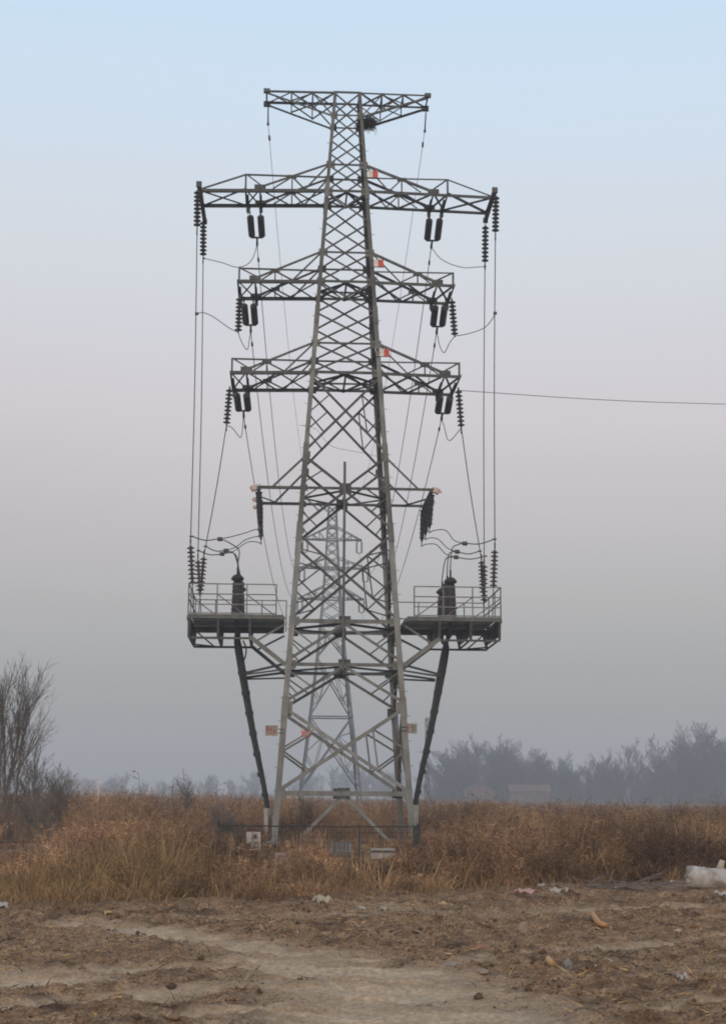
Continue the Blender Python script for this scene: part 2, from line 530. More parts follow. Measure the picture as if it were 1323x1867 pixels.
# bracing, panel by panel and face by face
PANELS = [(26.75, 27.7, 'X', .075), (25.73, 26.75, 'X', .07), (24.72, 25.73, 'X', .07), (23.66, 24.72, 'X', .075), (22.43, 23.66, 'X', .08),
          (21.21, 22.43, 'X', .08), (20.07, 21.21, 'X', .08), (18.86, 20.07, 'X', .085), (17.68, 18.86, 'X', .085), (16.57, 17.68, 'X', .085),
          (13.62, 16.45, 'XR', .105), (12.30, 13.45, 'D', .105), (10.85, 12.18, 'U', .105), (7.62, 10.62, 'XR', .11), (6.18, 7.45, 'U', .11),
          (4.75, 5.98, 'U', .115), (1.75, 4.55, 'XR', .14)]
BARS = [(27.7, .09), (26.75, .06), (24.72, .08), (23.66, .10), (21.21, .075), (20.07, .10), (17.68, .075), (16.57, .11), (12.27, .10), (7.53, .14), (6.03, .12), (1.69, .16)]
for face, n in FACES.items():
    for z0, z1, ty, wd in PANELS:
        wd *= .86
        mb = MB()
        P = lambda u, z, f=face: fp(f, u, z)
        i0 = .97
        off = -n * .03
        def diag(a, b_, w_, k=0):
            mb.angle(a + off * (1 + k), b_ + off * (1 + k), w_, n, flip=k > 0)
        if ty == 'X':
            diag(P(-i0, z0), P(i0, z1), wd)
            diag(P(i0, z0), P(-i0, z1), wd, 1)
        elif ty == 'XR':
            A, B_, Cc, D_ = P(-i0, z0), P(i0, z1), P(i0, z0), P(-i0, z1)
            diag(A, B_, wd)
            diag(Cc, D_, wd, 1)
            zm = (z0 + z1) / 2
            for sgn in (-1, 1):
                lo = (Cc.lerp(D_, .25) if sgn > 0 else A.lerp(B_, .25))
                hi = (A.lerp(B_, .75) if sgn > 0 else Cc.lerp(D_, .75))
                lm = P(sgn * i0, zm)
                diag(lo, lm, wd * .55); diag(hi, lm, wd * .55, 1)
                if sgn > 0 or face in 'lr': diag(lo, hi, wd * .5, 2)
                for q_, zz in ((lo, z0 + (z1 - z0) * .17), (hi, z0 + (z1 - z0) * .83)):
                    if z1 - z0 > 2.85: diag(q_, P(sgn * i0, zz), wd * .45, 1)
        elif ty == 'U':      # from the middle of the upper bar down to the legs
            for sgn in (-1, 1):
                a, b_ = P(0, z1), P(sgn * i0, z0)
                diag(a, b_, wd)
                diag(a.lerp(b_, .56), P(sgn * i0, z1 - .12), wd * .55, 1)
                diag(a.lerp(b_, .78), P(sgn * i0, (z0 * .45 + z1 * .55)), wd * .5, 1)
        elif ty == 'D':
            for sgn in (-1, 1):
                a, b_ = P(0, z0), P(sgn * i0, z1)
                diag(a, b_, wd)
                diag(a.lerp(b_, .55), P(sgn * i0, z0 + .15), wd * .55, 1)
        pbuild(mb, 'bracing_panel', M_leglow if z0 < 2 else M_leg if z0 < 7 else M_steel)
    for z, wd in BARS:
        mb = MB()
        mb.angle(fp(face, -.985, z) - n * .012, fp(face, .985, z) - n * .012, wd, n)
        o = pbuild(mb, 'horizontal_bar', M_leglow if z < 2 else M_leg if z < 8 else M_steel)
        if z in (12.27, 7.53, 6.03, 1.69):
            g = MB()
            c = fp(face, 0, z) - n * .045
            s_ = .42
            if face in 'fb': g.box(c, s_, .014, s_ * .9)
            else: g.box(c, .014, s_, s_ * .9)
            pbuild(g, 'gusset_plate', M_steel, o)
# plan bracing inside the body
for z, wd in ((23.66, .07), (20.07, .075), (16.57, .075), (7.53, .09), (6.03, .07), (12.27, .07)):
    mb = MB()
    h = Wd(z) / 2 * .96
    up = Vector((0, 0, 1))
    c = [Vector((0, -h, z - .03)), Vector((h, 0, z - .05)), Vector((0, h, z - .03)), Vector((-h, 0, z - .05))]
    k = [Vector((-h, -h, z - .07)), Vector((h, -h, z - .07)), Vector((h, h, z - .07)), Vector((-h, h, z - .07))]
    mb.angle(c[0], c[2], wd, up)
    if z in (20.07, 16.57): mb.angle(c[1], c[3], wd, up)
    for i in range(4): mb.angle(c[i], c[(i + 1) % 4], wd * .9, up)
    if z > 14:
        for a, b_ in ((0, 2), (0, 3), (2, 0), (2, 1)): mb.angle(c[a], k[b_], wd * .8, up)
    pbuild(mb, 'plan_bracing')
# upright rod through the middle of the front face
mb = MB()
r0, r1 = L(625, 1222, -2.12), L(628.5, 842, -2.12)
mb.tube([r0, r1], .047, 8)
mb.box(r0 + Vector((0, .05, .12)), .2, .10, .1)
pbuild(mb, 'upright_rod', M_rod)
# slanted props below the lowest bar
for sx in (-1, 1):
    mb = MB()
    a = Vector((sx * .12, -2.22, 1.55)); b_ = Vector((sx * 1.75, -2.4, -.1))
    mb.angle(a, b_, .11, (0, -1, 0))
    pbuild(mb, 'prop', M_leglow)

# cross-arms
UP = Vector((0, 0, 1))
def crossarm(s, zb, zu, xt, xb, xn, ztie, xpost, outer=False):
    h = Wd(zb) / 2
    hu = Wd(zu) / 2
    mb = MB()
    X = lambda x, y, z: Vector((s * x, y, z))
    for sy in (-1, 1):
        n = Vector((0, sy, 0))
        y = sy * h
        mb.angle(X(h * .97, y, zb), X(xt, y, zb - (.06 if not outer else .12)), .115, n)
        mb.angle(X(hu * .97, sy * hu, zu), X(xb, y, zb + .06), .085, n, flip=True)
        # lacing in the side face
        t_ = (xn - hu) / (xb - hu)
        zn = zu + (zb - zu) * t_
        mb.angle(X(xn, y, zb), X(xn, y, zn), .05, n)
        mb.angle(X(hu, sy * hu, zu - .06), X((h + xn) / 2 + .15, y, zb + .02), .055, n)
        mb.angle(X((h + xn) / 2 + .15, y, zb + .03), X(xn, y, zn), .05, n)
        mb.angle(X(xn, y, zn), X((xn + xb) / 2 + .12, y, zb + .02), .045, n)
        mb.box(X(xb, y - sy * .02, zb + .08), .42, .03, .17)
        mb.box(X(xn, y - sy * .02, zn), .34, .03, .14)
    # cross members and zigzag in the bottom plane
    xs = [h, h + (xb - h) * .5, xb, xpost if outer else xt]
    for i, x in enumerate(xs[2:]):
        mb.angle(X(x, -h, zb - .02), X(x, h, zb - .02), .065, -UP)
    if outer:
        mb.angle(X(xt - .05, -h, zb - .12), X(xt - .05, h, zb - .12), .08, -UP)
        mb.angle(X(xpost, -h, zb - .04), X(xt, h, zb - .14), .075, -UP)
        mb.angle(X(xpost, h, zb - .06), X(xt, -h, zb - .15), .06, -UP)
    for i in range(2):
        a, b_ = xs[i], xs[i + 1]
        mb.angle(X(a, -h, zb - .035), X(b_, h, zb - .035), .06, -UP)
        mb.angle(X(a, h, zb - .05), X(b_, -h, zb - .05), .06, -UP)
    mb.angle(X(xb, -h, zb - .03), X(xs[3], h, zb - .04), .06, -UP)
    mb.angle(X(xb, h, zb - .05), X(xs[3], -h, zb - .06), .06, -UP)
    arm = pbuild(mb, 'crossarm')
    # thin rail along the top with its posts
    r = MB()
    hz = h
    r.angle(X(Wd(ztie) / 2, -hz, ztie - .02), X(xpost, -hz, ztie), .055, (0, -1, 0))
    r.angle(X(xpost, -hz, zb), X(xpost, -hz, ztie + .03), .07, (0, -1, 0))
    r.angle(X(xpost - .28, -hz, ztie - .05), X(xpost + -.02, -hz, zb + .02), .045, (0, -1, 0)) if False else r.angle(X(xpost - .03, -hz, ztie), X(xb - .02, -hz + .02, zb + .15), .05, (0, -1, 0))
    if outer:
        r.angle(X(xpost, -hz, ztie), X(xt, -hz, zb - .08), .055, (0, -1, 0))
    pbuild(r, 'top_rail', M_steel, arm)
    # hanger plates below the rear chord, where the strings are held
    hp = MB()
    for x in (xb - .02, (xpost if outer else xt) - .06):
        hp.box(X(x, h + .02, zb - .12), .13, .10, .34)
        hp.bar(X(x, -h * .2, zb - .03), X(x, h, zb - .06), .085)
        hp.box(X(x, h + .10, zb - .27), .05, .14, .12)
    pbuild(hp, 'hanger_plate', M_fit, arm)
    return arm
ARMS = {}
for s in (-1, 1):
    ARMS[s, 1] = crossarm(s, 23.66, 24.72, 5.42, 3.21, 2.03, 24.2, 3.74, True)
    ARMS[s, 2] = crossarm(s, 20.05, 21.21, 3.95, 3.32, 2.6, 20.48, 3.9)
    ARMS[s, 3] = crossarm(s, 16.55, 17.68, 4.13, 3.56, 2.84, 17.0, 4.08)
    # ground-wire arm at the peak
    h = Wd(27.7) / 2
    X = lambda x, y, z: Vector((s * x, y, z))
    mb = MB()
    for sy in (-1, 1):
        n = Vector((0, sy, 0))
        y = sy * h
        mb.angle(X(h, y, 27.68), X(3.06, y, 27.66), .08 if sy > 0 else .065, n)
        mb.angle(X(Wd(26.75) / 2, sy * Wd(26.75) / 2, 26.72), X(3.02, y, 27.58), .075, n, flip=True)
        for x, zl in ((1.30, 27.03), (2.1, 27.29)):
            mb.angle(X(x, y, zl), X(x, y, 27.66), .045, n)
        mb.angle(X(h, y, 27.64), X(1.30, y, 27.05), .045, n)
        mb.angle(X(1.3, y, 27.63), X(2.1, y, 27.3), .045, n)
        mb.angle(X(.62, y, 26.85), X(1.3, y, 27.63), .045, n)
        mb.angle(X(1.3, y, 27.07), X(2.1, y, 27.64), .045, n)
    for x in (1.3, 2.1, 3.04): mb.angle(X(x, -h, 27.64), X(x, h, 27.64), .06, -UP)
    xs = [h, 1.3, 2.1, 3.04]
    for i in range(3):
        mb.angle(X(xs[i], -h, 27.63), X(xs[i + 1], h, 27.63), .05, -UP)
        mb.angle(X(xs[i], h, 27.61), X(xs[i + 1], -h, 27.61), .05, -UP)
    mb.box(X(3.03, -h, 27.66), .24, .16, .14)
    mb.box(X(3.03, h, 27.62), .26, .16, .18)
    pbuild(mb, 'crossarm')
    # beam across the tip of the top cross-arm, holding the hanging strings
    mb = MB()
    a, b_ = (L(363, 336, -1.5), L(373.5, 404, 2.05)) if s < 0 else (L(901.5, 347, -1.5), L(884.5, 402, 1.7))
    mb.beam(a, b_, Vector((1, 0, 0)), UP, -.07, .07, -.06, .07)
    mb.box(a, .20, .12, .2); mb.box(b_, .18, .12, .18)
    pbuild(mb, 'tip_beam', M_fit)
    # beams that hold the surge arresters
    hb = Wd(12.27) / 2
    for sy in (-1, 1):
        mb = MB()
        n = Vector((0, sy, 0))
        mb.angle(X(hb, sy * hb, 12.27), X(3.08, sy * hb, 12.27), .10, n)
        hs = Wd(13.4) / 2
        mb.angle(X(hs, sy * hs, 13.35), X(2.55 if sy < 0 else 2.5, sy * hb, 12.3), .07, n)
        if sy > 0: mb.angle(X(2.25, sy * hb, 12.27), X(3.06, 0.2, 12.3), .05, UP)
        if sy > 0: mb.angle(X(3.06, -hb, 12.27), X(3.06, hb, 12.27), .12, -UP)
        pbuild(mb, 'arrester_beam')

# cable platforms on both sides
DKZ = 7.66
for s in (-1, 1):
    X = lambda x, y, z: Vector((s * x, y, z))
    x0, x1, y0, y1 = 2.12, 5.34, -2.35, 2.05
    mb = MB()
    for k in range(9):                        # grating strips
        y = y0 + .14 + (y1 - y0 - .28) * k / 8
        mb.box(X((x0 + x1) / 2 - .02, y, DKZ - .01), x1 - x0 - .1, (y1 - y0) / 9 - .10, .03)
    for y in (y0, y1):
        mb.box(X((x0 + x1) / 2, y, DKZ - .06), x1 - x0, .07, .15)
    for x in (x0, 3.25, 4.33, x1):
        mb.box(X(x, (y0 + y1) / 2, DKZ - .10), .10, y1 - y0 - .075, .14)
    for y in (-1.2, .1, 1.2):
        mb.box(X((x0 + x1) / 2, y, DKZ - .215), x1 - x0 - .1, .08, .09)
    plat = pbuild(mb, 'cable_platform', M_deck)
    plat['label'] = 'left cable platform' if s < 0 else 'right cable platform'
    # hanging under-frame
    uf = MB()
    zl = DKZ - .75
    for x, ya in ((x1 - .03, -1.75), (4.32, -1.75), (3.24, -1.7)):
        uf.angle(X(x, y0 + .05, DKZ - .14), X(x, y0 + .12, zl), .09, (0, -1, 0))
        uf.angle(X(x, y0 + .12, zl), X(x, 1.15, zl - .02), .08, -UP)
        uf.angle(X(x, 1.15, zl), X(x, y1, DKZ - .17), .08, (0, 1, 0))
        uf.angle(X(x, y0 + .1, zl + .05), X(x, .2, DKZ - .17), .06, (s, 0, 0))
        uf.angle(X(x, 1.1, zl + .05), X(x, .2, DKZ - .19), .06, (s, 0, 0))
        uf.beam(X(x, y0 + .1, DKZ - .36), X(x, 1.5, DKZ - .36), Vector((0, 0, 1)), Vector((1, 0, 0)), -.26, .22, -.014, .014)
    for y in (y0 + .12, 1.15):
        uf.angle(X(3.2, y, zl - .03), X(x1 - .02, y, zl - .03), .075, (0, y, 0))
    uf.angle(X(4.35, 1.15, zl - .05), X(x1 - .1, .2, zl - .05), .05, -UP)
    uf.angle(X(4.6, 1.17, zl), X(x1 - .1, 1.5, DKZ - .2), .05, (0, 1, 0))
    pbuild(uf, 'under_frame', M_steel, plat)
    # struts to the legs
    for sy in (-1, 1):
        st = MB()
        hl = Wd(6.03) / 2
        st.angle(X(3.24, sy * 1.75 + (-.55 if sy < 0 else -.55), zl + .02), X(hl, sy * hl, 6.0), .15 if sy < 0 else .13, (0, sy, 0))
        st.angle(X(3.0, sy * 1.6, zl - .05), X(hl + .05, sy * hl, 7.4), .07, (0, sy, 0))
        pbuild(st, 'strut', M_leglow if sy < 0 else M_leg, plat)
    # railings
    def rail(pts, posts, zt, zs, braces=()):
        r = MB()
        for z in zs:
            for a, b_ in zip(pts[:-1], pts[1:]): r.bar(Vector((*a, z)), Vector((*b_, z)), .035)
        for x, y in posts: r.bar(Vector((x, y, DKZ - .1)), Vector((x, y, zt)), .042)
        for a, b_ in braces: r.bar(a, b_, .035)
        pbuild(r, 'railing', M_rail, plat)
    zt = DKZ + 1.05
    fy = y0 - .02
    rail([(s * 2.36, fy), (s * x1, fy)], [(s * 2.36, fy), (s * 3.36, fy), (s * 4.37, fy), (s * x1, fy)], zt, (zt, zt - .35, zt - .70, DKZ + .05),
         [(X(x + 1.0, fy + .04, zt - .36), X(x + .05, fy + .04, DKZ)) for x in (2.36, 3.36, 4.37)])
    fy = y1
    rail([(s * 2.0, fy), (s * x1, fy)], [(s * 2.0, fy), (s * 2.9, fy), (s * 3.8, fy), (s * 4.6, fy), (s * x1, fy)], zt, (zt, zt - .62))
    fx = s * (x1 + .0)
    rail([(fx, y0 + .05), (fx, y1 - .05)], [(fx, -.9), (fx, .7)], zt, (zt, zt - .5))
    # outriggers that hold the cables, below the platform
    for k, y in enumerate((-2.0, 1.9)):
        cb = MB()
        hl = Wd(6.0) / 2
        tip = X(3.42, y * .55, 5.78)
        cb.angle(X(hl, math.copysign(hl, y), 6.05), tip, .08, (0, y, 0))
        cb.angle(X(hl, math.copysign(hl, y), 5.85), tip + Vector((0, .05, -.05)), .06, (0, y, 0), flip=True)
        pbuild(cb, 'cable_bracket', M_steel, plat)

# ------------------------------------------------------------------ insulator strings
def disc_mesh(name, m):
    mb = MB()
    mb.lathe([(0, .0), (.002, .055), (.04, .06), (.05, .075), (.066, .125), (.08, .136), (.098, .132), (.10, .10), (.106, .06), (.112, .04), (.150, .035), (.1505, 0)], (0, 0, 0), (0, 0, -1), 16)
    return mb.mesh(name, m, True)
DISC = {'d': disc_mesh('disc', M_ins), 'b': disc_mesh('disc', M_insb)}
def insulator(label, p, q, n, group, ext0=.0, ext1=.0, kind='d'):
    """p: top end, q: bottom end, both in pylon coordinates; n discs between the two steel ends"""
    p, q = Vector(p), Vector(q)
    d = (q - p).normalized()
    ln = (q - p).length
    M = TM @ Matrix.Translation(p) @ (-d).to_track_quat('Z', 'Y').to_matrix().to_4x4()
    o = thing('insulator_string', label, 'insulator', M, group)
    step = (ln - ext0 - ext1) / n
    for k in range(n):
        child('disc', DISC[kind], o, Matrix.Translation((0, 0, -(ext0 + k * step))) @ Matrix.Diagonal((1, 1, step / .15, 1)))
    for a, b_ in ((0, ext0), (ln - ext1, ln)):
        if b_ - a > .03:
            mb = MB()
            mb.tube([(0, 0, -a), (0, 0, -b_)], .018, 6)
            c = (a + b_) / 2
            mb.box((0, 0, -c), .06, .03, min(.10, (b_ - a) * .6))
            mb.box((0, 0, -(a if a == 0 else b_)), .07, .05, .06)
            mb.build('end_fitting', M_fit, o)
    return o
def catenary(a, b_, sag, n=14):
    a, b_ = Vector(a), Vector(b_)
    return [a.lerp(b_, i / n) - Vector((0, 0, sag * 4 * (i / n) * (1 - i / n))) for i in range(n + 1)]
def spline(pts, n=8):
    """smooth curve through the points"""
    P = [Vector(p) for p in pts]
    P = [P[0] * 2 - P[1]] + P + [P[-1] * 2 - P[-2]]
    o = []
    for i in range(1, len(P) - 2):
        for k in range(n):
            t_ = k / n
            a, b_, c, d = P[i - 1], P[i], P[i + 1], P[i + 2]
            o.append(.5 * ((2 * b_) + (c - a) * t_ + (2 * a - 5 * b_ + 4 * c - d) * t_ ** 2 + (3 * b_ - a - 3 * c + d) * t_ ** 3))
    return o + [P[-2]]
def wire(name, label, cat, pts, r, group, m=None, local=True, extra=None):
    base = Vector(pts[0])
    mb = MB()
    mb.tube([Vector(p) - base for p in pts], r, 5)
    if extra:
        for c, sz in extra:
            mb.box(Vector(c) - base, *sz)
    M = (TM if local else Matrix.Identity(4)) @ Matrix.Translation(base)
    o = mb.build(name, m or M_wire, None, True, M)
    return tag(o, label, cat, group)
SIDE = {-1: 'left', 1: 'right'}
LEVEL = {1: 'top', 2: 'middle', 3: 'bottom'}
G_T, G_H, G_P = 'insulator strings pulling back from the crossarms', 'insulator strings hanging from crossarm tips', 'insulator strings standing tight above the platforms'
TH = {1: rad(13), 2: rad(14.5), 3: rad(11)}
SLOPE = {1: .22, 2: .17, 3: .12}
CAP = {(-1, 1): ((455, 474), 378), (1, 1): ((784, 803), 384), (-1, 2): ((444, 461), 540), (1, 2): ((795, 812), 543), (-1, 3): ((430, 448), 706), (1, 3): ((804, 822), 711)}
YOKE = {}
for (s, lv), (xs, py) in CAP.items():
    hb = Wd({1: 23.66, 2: 20.05, 3: 16.55}[lv]) / 2
    ends = []
    for i, px in enumerate(xs):
        outer = (i == 0) == (s < 0)
        p = L(px, py + 2, hb + .12)
        d = Vector((.035 if s < 0 else .03, math.cos(TH[lv]), -math.sin(TH[lv])))
        q_ = p + d.normalized() * 1.98
        insulator(('outer' if outer else 'inner') + ' of the two dark capsule-like disc strings below the ' + SIDE[s] + ' ' + LEVEL[lv] + ' crossarm', p, q_, 9, G_T, .54, .12)
        ends.append(q_)
    # yoke plate joins the two strings
    m_ = (ends[0] + ends[1]) / 2 + Vector((0, .12, -.04))
    mb = MB()
    c = m_
    dx = (ends[1] - ends[0])
    mb.bar(ends[0] - c, ends[1] - c, .06)
    mb.bar((0, -.05, .02), (0, .25, -.07), .075)
    mb.box((0, .22, -.1), .09, .10, .12)
    o = mb.build('yoke_plate', M_fit, None, False, TM @ Matrix.Translation(c))
    tag(o, 'small dark yoke joining the pair of strings below the ' + SIDE[s] + ' ' + LEVEL[lv] + ' crossarm', 'yoke', 'yokes of the paired strings')
    YOKE[s, lv] = m_ + Vector((0, .25, -.10))

# hanging strings at the arm tips, the strings on the platforms, the down leads between them
HANG = {}
def hang(s, key, p, q_, label, e0, e1, n=9):
    insulator(label, p, q_, n, G_H, e0, e1)
    HANG[s, key] = q_
hang(-1, 'front', L(360.5, 342, -1.45), L(359.5, 418, -1.45), 'nearer insulator string hanging at the left end of the top crossarm', .12, .10)
hang(-1, 'rear', L(371, 398, 1.95), L(370.5, 470, 1.95), 'rear insulator string hanging lower at the left end of the top crossarm', .12, .08)
hang(1, 'front', L(903.5, 352, -1.45), L(902.5, 428, -1.45), 'nearer insulator string hanging at the right end of the top crossarm', .12, .10)
hang(1, 'rear', L(884.5, 402, 1.6), L(883.5, 482, 1.6), 'rear insulator string hanging lower at the right end of the top crossarm', .22, .08)
hang(-1, 'mid', L(437, 540, -.6), L(434.5, 606, -.6), 'insulator string hanging from the left tip of the middle crossarm', .06, .03)
hang(1, 'mid', L(823, 545, -.6), L(828.5, 613, -.6), 'insulator string hanging slanted from the right tip of the middle crossarm', .06, .03)
hang(-1, 'low', L(419, 706, .2), L(413, 775, .2), 'insulator string hanging slanted from the left tip of the bottom crossarm', .06, .03)
hang(1, 'low', L(835, 708, .2), L(840.5, 780, .2), 'insulator string hanging slanted from the right tip of the bottom crossarm', .06, .03)
PLAT = {}
def stand(s, key, p, q_, zd, label):
    p, q_ = Vector(p), Vector(q_)
    end = q_ + (q_ - p).normalized() * ((zd - q_.z) / ((q_ - p).normalized().z))
    insulator(label, p, end, 9, G_P, .08, (end - q_).length, 'b')
    PLAT[s, key] = p
stand(-1, 'front', L(347.5, 991, -1.75), L(351, 1066, -1.75), DKZ, 'leftmost disc string standing above the left cable platform')
stand(-1, 'rear', L(361, 1018, 1.55), L(365, 1086, 1.55), DKZ, 'lowest middle disc string of three above the left cable platform')
stand(-1, 'mid', L(372, 1012, .2), L(366, 1078, .2), DKZ, 'inner disc string of three above the left cable platform')
stand(1, 'front', L(901.5, 999, -1.75), L(899, 1071, -1.75), DKZ, 'rightmost disc string standing above the right cable platform')
stand(1, 'rear', L(882, 1026, 1.55), L(882, 1097, 1.55), DKZ, 'lowest middle disc string of three above the right cable platform')
stand(1, 'mid', L(877, 1019, .2), L(880, 1082, .2), DKZ, 'inner disc string of three above the right cable platform')
G_D = 'down leads from crossarms to platforms'
for s in (-1, 1):
    for k, kk, nm in (('front', 'front', 'nearer vertical down lead, outermost wire on the '), ('rear', 'rear', 'rear vertical down lead just inside the outermost wire on the '), ('low', 'mid', 'slanting down lead from the bottom crossarm tip on the ')):
        a, b_ = HANG[s, k], PLAT[s, kk]
        mid = a.lerp(b_, .5) + Vector((-s * .03, 0, 0))
        wire('down_lead', nm + SIDE[s] + ' side of the tower', 'wire', spline([a, mid, b_], 6), .019, G_D,
             extra=[(a + Vector((0, 0, -.14)), (.05, .05, .16)), (b_ + Vector((0, 0, .1)), (.05, .05, .14))])

# jumpers from the conductors to the down leads
G_J = 'jumper wires between conductors and down leads'
for s in (-1, 1):
    fx = (lambda a, b_: a if s < 0 else b_)
    y1, y2, y3 = YOKE[s, 1], YOKE[s, 2], YOKE[s, 3]
    e = L(*fx((371.5, 471), (883.5, 486)), 1.95 if s < 0 else 1.6)
    wire('jumper_wire', 'drooping jumper wire below the ' + SIDE[s] + ' top crossarm', 'wire',
         spline([y1, L(*fx((461, 470), (801, 470)), 2.6), L(*fx((449, 483), (820, 481)), 2.4), L(*fx((430, 487), (845, 488)), 2.2), L(*fx((405, 479), (868, 487)), 2.1), e]), .016, G_J,
         extra=[(e, (.1, .05, .05))])
    e = HANG[s, 'mid']
    wire('jumper_wire', 'deep looped jumper wire below the ' + SIDE[s] + ' middle crossarm', 'wire',
         spline([e, L(*fx((439, 620), (820, 624)), .5), L(*fx((447, 635), (809, 643)), 1.4), L(*fx((452, 636), (801, 630)), 2.2), L(*fx((454, 622), (798, 615)), 2.7), y2]), .016, G_J)
    e2 = L(*fx((358.8, 572), (902, 571)), -1.5)
    wire('jumper_wire', 'rising jumper wire from the ' + SIDE[s] + ' middle crossarm string to the outermost down lead', 'wire',
         spline([e, L(*fx((418, 598), (855, 608)), -.8), L(*fx((388, 577), (882, 598)), -1.1), L(*fx((370, 570), (896, 583)), -1.3), e2]), .016, G_J,
         extra=[(e2, (.12, .05, .1))])
    e = HANG[s, 'low']
    wire('jumper_wire', 'deep looped jumper wire below the ' + SIDE[s] + ' bottom crossarm', 'wire',
         spline([e, L(*fx((424, 781), (834, 788)), 1.0), L(*fx((437, 797), (822, 802)), 1.9), L(*fx((441, 792), (815, 800)), 2.5), L(*fx((443, 772), (810, 780)), 2.9), y3]), .016, G_J)

# surge arresters, counters, cable terminations with their cables, and the leads between them
shed = MB()
prof = [(0, 0), (0, .05), (.08, .055)]
for k in range(13):
    z = .10 + k * .085
    r = .135 if k % 2 == 0 else .115
    r *= 1.0 - .22 * k / 12
    prof += [(z, .10 - .003 * k), (z + .018, r), (z + .04, r * .98), (z + .06, .10 - .003 * k)]
prof += [(1.22, .05), (1.30, .03), (1.31, 0)]
shed.lathe(prof, (0, 0, 0), (0, 0, -1), 14)
SHED = shed.mesh('shed_body', M_poly, True)
cn = MB(); cn.lathe([(0, 0), (0, .09), (.13, .10), (.16, .08), (.17, 0)], (0, 0, -.06), (0, 0, 1), 12); cn.bar((0, 0, .02), (.16, 0, .06), .04)
COUNT = cn.mesh('counter', M_pink)
dp = ['nearest', 'middle', 'rear']
G_A, G_C, G_E = 'surge arresters on the arrester beams', 'arrester counters', 'cable terminations on the platforms'
ARR, TERM = {}, {}
for s in (-1, 1):
    fx = (lambda a, b_: a if s < 0 else b_)
    for k, y in enumerate((-1.5, 0, 1.5)):
        p = Vector((s * 3.04, y, 12.20))
        o = thing('surge_arrester', dp[k] + ' black ribbed surge arrester of three hanging at the ' + SIDE[s] + ' end of the beam', 'arrester', TM @ Matrix.Translation(p) @ Matrix.Rotation(s * rad(3), 4, 'Y'), G_A)
        child('shed_body', SHED, o)
        mb = MB(); mb.box((0, 0, .0), .16, .16, .04); mb.bar((0, 0, .0), (0, 0, .1), .05); mb.build('mounting_cap', M_fit, o)
        mb = MB(); mb.tube([(0, 0, -1.28), (0, 0, -1.48)], .02, 6); mb.build('end_rod', M_fit, o)
        child('counter', COUNT, o, Matrix.Translation((s * .17, -.05, .02 if k == 0 else -.1)) @ Matrix.Rotation(rad(25 * s), 4, 'Y') @ Matrix.Diagonal((1.25,) * 3 + (1,) if k == 0 else (.8, .8, .8, 1)))
        ARR[s, k] = Matrix.Translation(p) @ Matrix.Rotation(s * rad(3), 4, 'Y') @ Vector((0, 0, -1.47))
    # terminations
    for k, y in enumerate((-1.45, .0, 1.45)):
        px = fx((432, 434, 437)[k], (821, 815, 806)[k])
        b_ = L(px, 1110, y); b_.z = DKZ + .02
        o = thing('cable_termination', dp[k] + ' dark brown ribbed cable termination of three on the ' + SIDE[s] + ' platform', 'termination', TM @ Matrix.Translation(b_), G_E)
        mb = MB()
        pr = [(0, 0), (0, .25), (.06, .25), (.08, .2)]
        for i in range(9):
            z = .12 + i * .125
            pr += [(z, .195 - .004 * i), (z + .05, .22 - .005 * i), (z + .06, .195 - .004 * i)]
        pr += [(1.28, .12), (1.29, 0)]
        mb.lathe(pr, (0, 0, 0), (0, 0, 1), 14)
        mb.build('bushing', M_term, o, True)
        mb = MB()
        mb.lathe([(0, 0), (0, .13), (.03, .21), (.10, .23), (.15, .19), (.22, .12), (.23, 0)], (0, 0, 1.26), (0, 0, 1), 14)
        mb.tube([(0, 0, 1.45), (0, 0, 1.75)], .035, 8)
        mb.build('cap', M_term, o, True)
        # cable below the deck, down along the tower to its casing at the ground
        ox = Vector(((k - 1) * .085, 0, 0))
        end = L(*fx((487.5, 1472), (757, 1466)), y * .35) + ox * .35
        kn = L(*fx((436, 1190), (811, 1190)), y * .55) + ox
        foot = L(*fx((487, 1535), (757, 1528)), y * .3) + ox * .35; foot.z = -.2
        mb = MB()
        pts = spline([Vector((0, 0, -.02)), Vector((0, 0, -.5)), kn - b_, (kn.lerp(end, .5)) - b_ + Vector((s * .03, 0, 0)), end - b_, foot - b_], 6)
        mb.tube(pts, .058, 8)
        mb.build('cable', M_rubber, o, True)
        for i in range(1, 8):
            mb = MB()
            c = kn.lerp(end, i / 7.6) - b_ + Vector((s * .03 * math.sin(i / 7.6 * 3.14), 0, 0))
            mb.lathe([(-.07, 0), (-.07, .082), (.07, .082), (.07, 0)], c, end - kn, 10)
            mb.build('clamp', M_rubber, o)
        mb = MB()
        q_ = end + (foot - end) * .02 - b_
        mb.tube([q_, end.lerp(foot, .72) - b_], .085, 10)
        mb.build('casing', M_conc, o, True)
        TERM[s, k] = b_ + Vector((0, 0, 1.74))
    # leads: conductor jumper, termination and arrester meet in a clamp
    AP = {-1: [(349.5, 978, -1.75), (375, 996, .2), (362, 1004, 1.55)], 1: [(901, 983, -1.75), (874, 1005, .2), (884, 1014, 1.55)]}[s]
    CL = {-1: [(401, 983), (412, 1004), (405, 1010)], 1: [(847, 991), (833, 1006), (831, 1016)]}[s]
    IN = {-1: [(436, 1004), (432, 1016), (428, 1012)], 1: [(824, 1001), (817, 1013), (811, 1022)]}[s]
    UPm = {-1: [(446, 972), (446, 985), (450, 989)], 1: [(812, 967), (798, 983), (795, 993)]}[s]
